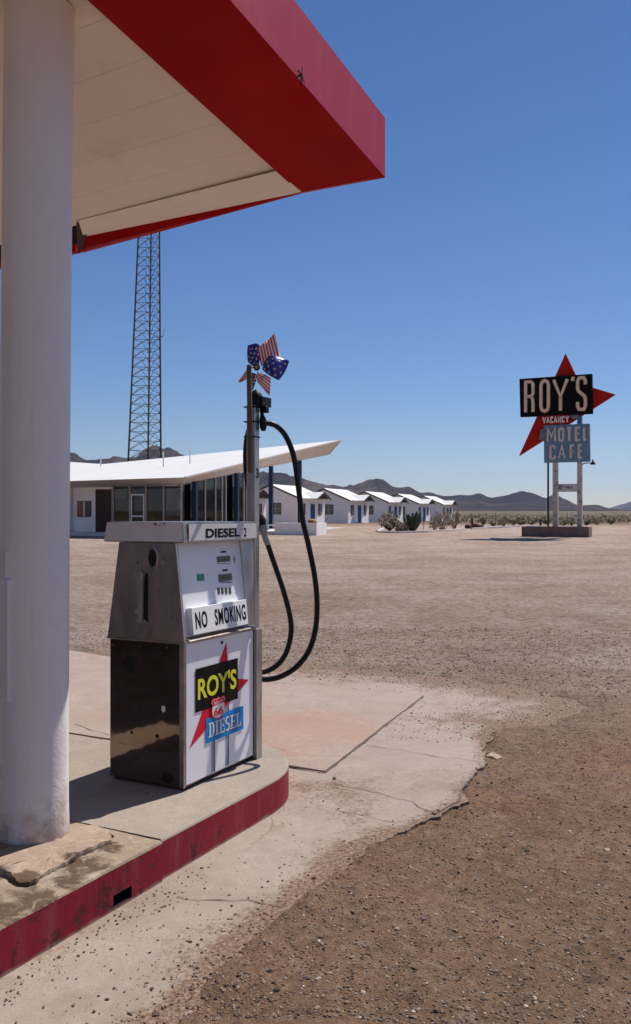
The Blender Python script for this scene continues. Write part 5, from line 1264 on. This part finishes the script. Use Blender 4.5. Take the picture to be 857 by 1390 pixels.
def columnar(px, py, wpx, hpx, n, label, mt, seed, name='organ_pipe_cactus'):
    X, Y, zz = gpt(px, py); s = Y/F; w_, h_ = wpx*s, hpx*s; rnd = random.Random(seed); m_ = MB()
    for k in range(n):
        a = 2*math.pi*k/n+rnd.uniform(-.3,.3); r1 = w_*.5*rnd.uniform(.35,1) if n > 1 else 0; hz = h_*rnd.uniform(.72,1)
        p = [Vector((.2*r1*math.cos(a), .2*r1*math.sin(a), -.05)), Vector((.7*r1*math.cos(a), .7*r1*math.sin(a), hz*.35)), Vector((r1*math.cos(a), r1*math.sin(a), hz*.7)), Vector((r1*1.05*math.cos(a), r1*1.05*math.sin(a), hz*.96)), Vector((r1*1.05*math.cos(a), r1*1.05*math.sin(a), hz))]
        rd_ = w_*(.055 if n > 1 else .3); m_.tube(p, [rd_*.7, rd_, rd_, rd_*.8, rd_*.2], 8)
    o = m_.build(name, mt, smooth=True); o.location = (X, Y, zz); prop(o, label, 'cactus'); return o
columnar(560, 721, 24, 27, 17, 'dark green cluster of upright cactus stems in the white edged bed', M['cactus_g'], 2)
columnar(575, 720, 4, 20, 3, 'thin brown cactus stub right of the dark green cluster', M['cactus_r'], 4, 'slender_cactus')
X, Y, zz = gpt(600, 719.5); bush('creosote_bush', X, Y, zz, 2.0, 1.85, 'tall brown brush in the middle of the white edged bed', M['brush'], n=900, s=.10, lobes=9, seed=21)
X, Y, zz = gpt(617, 719); bush('creosote_bush', X, Y, zz, 1.1, 1.8, 'narrower brown brush at the right end of the white edged bed', M['brush'], n=450, s=.10, lobes=5, seed=25)
X, Y, zz = gpt(590, 720); bush('creosote_bush', X, Y, zz, 1.1, .8, 'low tan shrub at the foot of the tall brown brush', M['scrub'], n=300, s=.09, lobes=4, seed=28)
# bed kerbs
def kerb(pts, wd, h, name, label):
    m_ = MB(); P3 = [Vector(gpt(*p)) for p in pts]
    for a, b in zip(P3[:-1], P3[1:]):
        d = (b-a).normalized(); n = Vector((-d.y, d.x, 0))*wd/2
        m_.hexa([a-n-Vector((0,0,.1)), b-n-Vector((0,0,.1)), b+n-Vector((0,0,.1)), a+n-Vector((0,0,.1))], [a-n+Vector((0,0,h)), b-n+Vector((0,0,h)), b+n+Vector((0,0,h)), a+n+Vector((0,0,h))])
    o = m_.build(name, M['kerb_white'], bevel=.01); prop(o, label, 'kerb'); return o
kerb([(520,719.0),(512.8,721.2),(516,723.2),(540,723.8),(580,722.6),(612,720.6),(629,719.2)], .22, .13, 'planting_kerb', 'white painted kerb round the cactus bed before the cottages')
kerb([(640,718.6),(660,717.4),(690,716.2),(724,714.4)], .22, .12, 'planting_kerb', 'white painted kerb running toward the motel sign')
X, Y, zz = gpt(641, 717.5); columnar(641, 717, 6, 17, 1, 'reddish brown column cactus behind the second kerb', M['cactus_r'], 9, 'column_cactus')
for (px, py, r_, lab) in ((636,717.5,.30,'left reddish barrel cactus at the foot of the column cactus'),(646,717.2,.36,'middle reddish barrel cactus right of the column cactus'),(652,717,.26,'right small barrel cactus by the second kerb')):
    X, Y, zz = gpt(px, py); barrel('barrel_cactus', (X, Y, zz), r_, r_*1.3, M['cactus_r'], lab)
X, Y, zz = gpt(734, 714); columnar(734, 713.6, 6, 10.5, 1, 'short dark cactus stump left of the sign plinth', M['trim_dark'], 12, 'cactus_stump')
i_ = 0
for (px, py, wpx, hpx, mt, lab) in [(655,716,10,16,'scrub','dry spindly shrub right of the column cactus'),(684,714.5,16,10,'scrub','tan rounded shrub behind the kerb left of the sign'),(697,713.5,13,9,'green_scrub','yellow green shrub beside the tan rounded one'),
    (708,713,12,7,'scrub','low dry shrub left of the cactus stump'),(764,713.5,16,8,'green_scrub','low green shrub between the two sign posts, left'),(776,713.5,14,9,'green_scrub','green shrub just left of the right sign post'),
    (797,713,10,7,'green_scrub','small green shrub right of the sign posts'),(811,712.5,18,9,'scrub','tan and green shrub right of the sign'),(829,712,12,6,'green_scrub','small olive shrub at the far right edge of the lot'),(722,712.5,12,6,'scrub','small dry shrub left of the dark sign pole'),
    (668,714,10,6,'scrub','small dry tuft right of the spindly shrub'),(741,712,12,7,'green_scrub','small olive shrub behind the dark sign pole')]:
    X, Y, zz = gpt(px, py); s = Y/F; i_ += 1
    bush('desert_shrub', X, Y, zz, wpx*s, hpx*s, lab, M[mt], n=260, s=.14, lobes=5, seed=40+i_, group='shrubs along the edge of the lot')
# distant scrub
rnd = random.Random(99); m_ = MB(); m2 = MB()
for i in range(4200):
    Y = 116+ (rnd.random()**1.9)*1100; px = rnd.uniform(300, 1150) if rnd.random() < .85 else rnd.uniform(-700, 300); X = (px-CX)/F*Y
    if Y < 175 and -14 < X-(Y-92)*.41 < 8: continue
    zz = zg(math.hypot(X, Y))-.05; hb = rnd.uniform(.25,.65)*(1 if Y < 300 else 1.5)*(1.9 if rnd.random() < .08 else 1); wb = hb*rnd.uniform(.9,2.0)
    leafball((m_ if rnd.random() < .72 else m2), (X,Y,zz+hb*.3), wb*.6, wb*.6, hb*.7, 14 if Y < 350 else 7, .25 if Y < 350 else .5, rnd, .3)
o = m_.build('desert_scrub', M['scrub']); prop(o, 'dry tan scrub dotted over the desert plain', 'scrub', None, 'stuff')
o = m2.build('desert_scrub', M['green_scrub']); prop(o, 'olive green scrub dotted over the desert plain', 'scrub', None, 'stuff')
# thin white marker and wire fence posts far right
X, Y, zz = gpt(776.5, 708.2); m_ = MB(); m_.lathe([(.14,0),(.14,1.0),(.10,1.1)], 10); o = m_.build('marker_post', M['white_trim'], smooth=True); o.location = (X, Y, zz); prop(o, 'short white marker post in the scrub between the sign posts', 'post')
for k, px in enumerate((640, 650, 661, 673, 686, 770.5)):
    Yk = 118; X = (px-CX)/F*Yk; m_ = MB(); m_.tube([(0,0,-.1),(0,0,1.3)], .03, 6); o = m_.build('fence_post', M['bark']); o.location = (X, Yk, .58)
    prop(o, 'thin dark fence post in the scrub behind the lot', 'post', 'thin fence posts')

# ------------------------------------------------------------------ motel sign
SR = Vector((17.85, 57.0, 0)); SLf = Vector((13.63, 59.05, 0)); g = (SR-SLf).normalized(); gn = Vector((g.y, -g.x, 0))  # gn faces camera
if gn.y > 0: gn = -gn
SB = (SR+SLf)/2; sign = thing('motel_sign', 'tall roadside motel sign with red star and black and blue panels', 'sign', (SB.x, SB.y, zg(SB.length)-.03), math.atan2(g.y, g.x))
SBZ = sign.location.z
def sgn(px, py, off=0.0):
    q = hit(px, py, SB+gn*off, gn); d = q-SB; return Vector((d.dot(g), -off if False else d.dot(Vector((-g.y, g.x, 0))), q.z-SBZ))
def s4(x, y): return (680+x/5.356, 470+y/5.356)
yl = sgn(750, 550, .30).y; sgnf = -1 if yl < 0 else 1   # local y of a point toward the camera is sgnf*off
def spoly(pts, off, th, name, mt, par):
    m_ = MB(); m_.prism([sgn(*p, off) for p in pts], (0, -sgnf*th, 0)); return m_.build(name, M[mt], par)
# posts
def spost(pxc, pytop, pybot, wpx, off, name, mt):
    a = sgn(pxc-wpx/2, pytop, off); b = sgn(pxc+wpx/2, pytop, off); m_ = MB(); m_.box(a.x, b.x, min(a.y, a.y-sgnf*.3), max(a.y, a.y-sgnf*.3), -.1, a.z); return m_.build(name, M[mt], sign)
spost(753.8, 520, 714, 7.0, -.02, 'post', 'post_paint'); spost(786.8, 520, 714, 6.6, -.02, 'post', 'post_paint')
a = sgn(744.3, 560, -.5); MB().tube([(a.x,a.y,-.1),(a.x,a.y,a.z)], .065, 10).build('dark_pole', M['dark_pole'], sign, smooth=True)
m_ = MB(); a = sgn(757.5, 657, .05); b = sgn(783.5, 667.5, .05); m_.box(a.x, b.x, a.y-.03, a.y+.03, b.z, a.z); cbd = m_.build('crossboard', M['sign_pale'], sign)
m_ = MB(); 
for (xa, xb, ya, yb_) in ((758,762.5,658,664.5),(763.5,766,659,661),(768,774,660,663),(775,777,659.5,663.5)):
    a = sgn(xa, ya, .085); b = sgn(xb, yb_, .085); m_.box(a.x, b.x, a.y-.004, a.y+.004, b.z, a.z)
m_.build('peeled_paint', M['sign_patch'], cbd)
starp = [s4(470,53), s4(574,272), s4(832,350), s4(133,796)]
spoly(starp, .30, .26, 'star', 'sign_red', sign)
bpn = spoly([s4(135,238), s4(663,200), s4(668,490), s4(142,514)], .62, .30, 'name_panel', 'sign_black', sign)
rim = 0.03
blp = spoly([s4(312,575), s4(645,562), s4(649,838), s4(315,847)], .58, .26, 'lower_panel', 'sign_blue', sign)
vcp = spoly([s4(300,508), s4(497,498), s4(505,560), s4(303,572)], .57, .25, 'vacancy_panel', 'sign_red', sign)
spoly([s4(500,503), s4(560,497), s4(562,520), s4(520,527)], .57, .25, 'light_box', 'sign_patch', sign)
spoly([s4(560,505), s4(588,503), s4(588,562), s4(560,564)], .33, .02, 'bracket_panel', 'blue_decal', sign)
spoly([s4(285,612), s4(318,600), s4(336,628), s4(342,690), s4(322,703), s4(308,686), s4(280,680)], .62, .03, 'damaged_patch', 'sign_patch', sign)
spoly([s4(440,566), s4(478,568), s4(470,592), s4(455,588)], .62, .03, 'damaged_patch', 'sign_patch', sign)
# neon style lettering: lines with width, each letter drawn from strokes in unit boxes
GL = {
 'R': [[(0,0),(0,1),(.72,1),(1,.92),(1,.6),(.78,.52),(0,.52)], [(.72,.52),(.95,.42),(1,.3),(1,0)]],
 'O': [[(.5,0),(.12,.05),(0,.15),(0,.85),(.12,.95),(.5,1),(.88,.95),(1,.85),(1,.15),(.88,.05),(.5,0)]],
 'Y': [[(0,1),(.5,.45),(1,1)], [(.5,.45),(.5,0)]],
 "'": [[(1,1),(.2,.0)]],
 'S': [[(1,.78),(1,.9),(.8,1),(.2,1),(0,.9),(0,.68),(.12,.58),(.88,.42),(1,.32),(1,.1),(.8,0),(.2,0),(0,.1),(0,.24)]],
 'M': [[(0,0),(0,1),(.5,.35),(1,1),(1,0)]], 'T': [[(0,1),(1,1)],[(.5,1),(.5,0)]], 'E': [[(1,1),(0,1),(0,0),(1,0)],[(0,.52),(.8,.52)]], 'L': [[(0,1),(0,0),(1,0)]],
 'C': [[(1,.75),(1,.9),(.8,1),(.2,1),(0,.88),(0,.12),(.2,0),(.8,0),(1,.1),(1,.25)]], 'A': [[(0,0),(.5,1),(1,0)],[(.2,.33),(.8,.33)]], 'F': [[(0,0),(0,1),(1,1)],[(0,.52),(.8,.52)]],
 'V': [[(0,1),(.5,0),(1,1)]], 'N': [[(0,0),(0,1),(1,0),(1,1)]]}
def stroke(m_, pts, wd, y, th):
    pts = [Vector(p) for p in pts]; n = len(pts); closed = (pts[0]-pts[-1]).length < 1e-6
    L = []; Rr = []
    for i in range(n):
        if closed and i in (0, n-1): t = ((pts[1]-pts[0]).normalized()+(pts[-1]-pts[-2]).normalized()).normalized(); tt = (pts[1]-pts[0]).normalized()
        else:
            t1 = (pts[i]-pts[i-1]).normalized() if i else None; t2 = (pts[i+1]-pts[i]).normalized() if i < n-1 else None
            tt = t1 or t2; t = ((t1 or t2)+(t2 or t1)).normalized()
        nn = Vector((-t.y, t.x)); sc_ = 1/max(.5, abs(nn.dot(Vector((-tt.y, tt.x))))); L.append(pts[i]+nn*wd/2*sc_); Rr.append(pts[i]-nn*wd/2*sc_)
    b = len(m_.v)
    for p in L+Rr: m_.v.append((p.x, y, p.y))
    for p in L+Rr: m_.v.append((p.x, y+th, p.y))
    for i in range(n-1):
        for f in ((i,i+1,n+i+1,n+i), (2*n+i,3*n+i,3*n+i+1,2*n+i+1), (i,2*n+i,2*n+i+1,i+1), (n+i,n+i+1,3*n+i+1,3*n+i)): m_.f.append(tuple(b+k for k in f)); m_.m.append(0)
    if not closed:
        for i in (0, n-1): m_.f.append((b+i, b+n+i, b+3*n+i, b+2*n+i)); m_.m.append(0)
def letters(word, boxes, off, wd, mt, rimmat, par, conv=s4, grow=.06):
    """boxes: detail-view (x0,ytop,x1,ybot) of every letter"""
    for m__, k, y0_, th_ in ((rimmat, grow, off, .05), (mt, 0.0, off+.0505 if False else off, .09)):
        if m__ is None: continue
        m_ = MB()
        for ch, (x0, yt, x1, yb_) in zip(word, boxes):
            A = sgn(*conv(x0, yt), off); B = sgn(*conv(x1, yb_), off); y_ = A.y; w2 = wd/2
            for st in GL[ch]:
                pts = [(A.x+w2+(B.x-A.x-wd)*p[0], B.z+w2+(A.z-B.z-wd)*p[1]) for p in st]
                stroke(m_, pts, wd+k, y_, sgnf*th_)
        m_.build('lettering' if k == 0 else 'letter_rims', M[m__], par)
letters("ROY'S", [(172,252,246,488),(283,242,358,482),(376,236,495,476),(508,214,540,262),(549,222,627,468)], .621, .185, 'sign_cream', 'sign_rust', bpn)
letters('MOTEL', [(335,590,404,698),(418,590,464,696),(474,588,524,694),(540,586,586,690),(598,584,632,686)], .585, .145, 'sign_pale', None, blp)
letters('CAFE', [(355,718,402,824),(415,718,475,820),(502,714,543,818),(561,712,602,818)], .585, .145, 'sign_pale', None, blp)
letters('VACANCY', [(304,514,330,560),(333,514,357,560),(362,512,382,559),(387,511,411,558),(416,510,438,557),(444,508,464,556),(470,506,497,555)], .575, .065, 'decal_white', None, vcp)
# gooseneck lamp
m_ = MB(); path = [sgn(*p, -.1) for p in ((790,631),(793,629),(797,628.3),(801,628.3),(804,629.5))]; m_.tube(path, .035, 6); lm = m_.build('lamp_arm', M['dark_pole'], sign)
m_ = MB(); a = sgn(805, 626, -.1); m_.lathe([(.19,-.22),(.13,-.10),(.05,0),(.03,.12)], 14, c=a); m_.build('lamp_shade', M['castblack'], lm, smooth=True)
# brick plinth
pc = Vector((771-CX, 0, 0)); 
pq = P(771.5, 728, 56.2); pln = thing('brick_plinth', 'low rectangular brick plinth at the foot of the motel sign', 'plinth', (SB.x+.0+gn.x*.1, SB.y+gn.y*.1, SBZ), math.atan2(g.y, g.x))
MB().box(-2.05, 2.25, -.62, .62, -.1, .66).build('plinth_wall', M['brick'], pln, bevel=.01)
MB().box(-1.85, 2.05, -.45, .45, .6601, .68).build('soil', M['crack'], pln)

# ------------------------------------------------------------------ lattice tower
TY = 102.0; tb_ = P(196, 625, TY); wb = 42.5/F*TY
tw = thing('radio_tower', 'tall three legged steel lattice tower behind the office roof', 'tower', (tb_.x, TY, zg(tb_.length)-.1), R(8))
Hb = tb_.z-tw.location.z; wt_b = wb*1.02; rate = (42.5-27.2)/F*TY/((625-320)/F*TY)
TH = 62.0
def legp(k, z):
    wdt = wt_b-(z-Hb)*rate; rad = wdt/1.732*1.0; a = R(90-4)+k*2*math.pi/3; return Vector((rad*math.cos(a)+.017*z+.05, rad*math.sin(a), z))
for k in range(3): MB().tube([legp(k, 0), legp(k, TH)], [.11,.07], 6).build('leg', M['tower'], tw)
step = 12.45/F*TY
for k in range(3):
    m_ = MB(); z = 0; i = 0
    while z < TH-step:
        a, b = legp(k, z), legp((k+1) % 3, z); c_, d_ = legp(k, z+step), legp((k+1) % 3, z+step)
        m_.tube([a, b], .03, 4); mdp = (c_+d_)/2; m_.tube([a, mdp], .035, 4); m_.tube([b, mdp], .035, 4)
        z += step; i += 1
    m_.build('bracing', M['tower'], tw)
q0_ = P(215, 458, TY)-tw.location; q0_ = Matrix.Rotation(-R(8), 4, 'Z') @ q0_
dirx = Matrix.Rotation(-R(8), 4, 'Z') @ Vector((1,0,0)); m_ = MB(); m_.tube([q0_-dirx*.8, q0_+dirx*.55+Vector((0,0,.15)), q0_+dirx*.75+Vector((0,0,1.0))], .03, 4); m_.tube([q0_-dirx*.8-Vector((0,0,.6)), q0_+dirx*.55+Vector((0,0,.15))], .025, 4); m_.build('antenna', M['tower'], tw)

# ------------------------------------------------------------------ mountains
sk = [(-900,640),(-700,655),(-500,630),(-300,645),(-120,615),(0,632),(60,628),(93,622.7),(106,623.6),(114,627),(125,625),(136,624.5),(152,620.6),(167,625),(181,626),(195,618),(212,609),(226,610.5),(240,616.6),(249,617.4),(270,628),(300,640),(330,646),(353,645),(373,643),(381,644.6),(405,650),(426,656),(450,660),(463,661),(478,660),(489,658),(508,655),(519,656),(534,661.6),(556,663.5),(571,669),(597,672.8),(618,673.2),(633,672.6),(649,671.4),(666,676.5),(687,673.5),(708,668.7),(726,672.5),(741,677.4),(753,671.4),(768,677.4),(786,686.4),(800,686.2),(810,686.4),(828,691),(857,692.6),(900,690),(960,684),(1040,676),(1200,670),(1500,650),(1900,660)]
def skyh(px):
    for (a, b), (c_, d_) in zip(sk[:-1], sk[1:]):
        if a <= px <= c_: t = (px-a)/(c_-a); t = t*t*(3-2*t)*.5+t*.5; return b+(d_-b)*t
    return 690
def mountains(name, label, rc, r0, r1, hf, px0, px1, npx, nr, seed, mt):
    m_ = MB(); X = np.linspace(px0, px1, npx)
    for j in range(nr):
        t = j/(nr-1); r = r0+(r1-r0)*t
        for px in X:
            Yc = r; tc = (rc-r0)/(r1-r0)
            top = max(2.0, H+(HY-hf(px))/F*rc*1.05)
            xx = (px-CX)/F*Yc; xr = (px-CX)/F*rc; top *= 1+mnoise.noise(Vector((xr*.0035, 3, seed)))*.10+mnoise.noise(Vector((xr*.011, 3, seed)))*.07+mnoise.noise(Vector((xr*.03, 3, seed)))*.035; nz = mnoise.ridged_multi_fractal(Vector((xx*.0017, Yc*.0009, seed)), .75, 2.15, 7, 1.0, 2.0)/2.0
            nz = min(1.2, max(0, nz))
            if t <= tc: q_ = t/tc; env = q_**1.5; z = top*env*(1-(1-q_**7)*.85*(1-nz))
            else: q_ = (t-tc)/(1-tc); z = top*(1-q_)**1.2*(.75+.25*nz) if q_ > .0 else top
            if abs(t-tc) < .5/(nr-1): z = top
            m_.v.append((xx, Yc, z-(0 if t > .01 else 30)+(zg(Yc)*(1-env) if t <= tc else 0)))
    for j in range(nr-1):
        for i in range(npx-1): a = j*npx+i; m_.f.append((a, a+1, a+npx+1, a+npx)); m_.m.append(0)
    o = m_.build(name, mt, smooth='all'); prop(o, kind='structure'); return o
mountains('mountains', '', 6500, 4700, 8600, skyh, -900, 1900, 620, 53, 3, M['mountain'])
def sky2(px):
    pts = [(600,700),(780,697),(828,690),(845,685),(857,682),(890,672),(940,664),(1000,668),(1100,680),(1300,690)]
    for (a, b), (c_, d_) in zip(pts[:-1], pts[1:]):
        if a <= px <= c_: return b+(d_-b)*(px-a)/(c_-a)
    return 700
mountains('far_mountains', '', 16000, 13500, 18500, sky2, 600, 1300, 160, 31, 8, M['mountain'])

# ------------------------------------------------------------------ haze
m = bpy.data.materials.new('haze'); m.use_nodes = True; nt = m.node_tree
for n in list(nt.nodes): nt.nodes.remove(n)
out = N(nt, 'ShaderNodeOutputMaterial'); pv = N(nt, 'ShaderNodeVolumePrincipled'); pv.inputs['Density'].default_value = 2.1e-5; pv.inputs['Color'].default_value = (.50,.66,1,1); pv.inputs['Anisotropy'].default_value = .2
nt.links.new(pv.outputs[0], out.inputs['Volume'])
o = MB().box(-19800, 19800, -19800, 19800, -60, 900).build('haze', m); prop(o, kind='stuff', label='thin desert haze in the air toward the mountains', cat='haze')
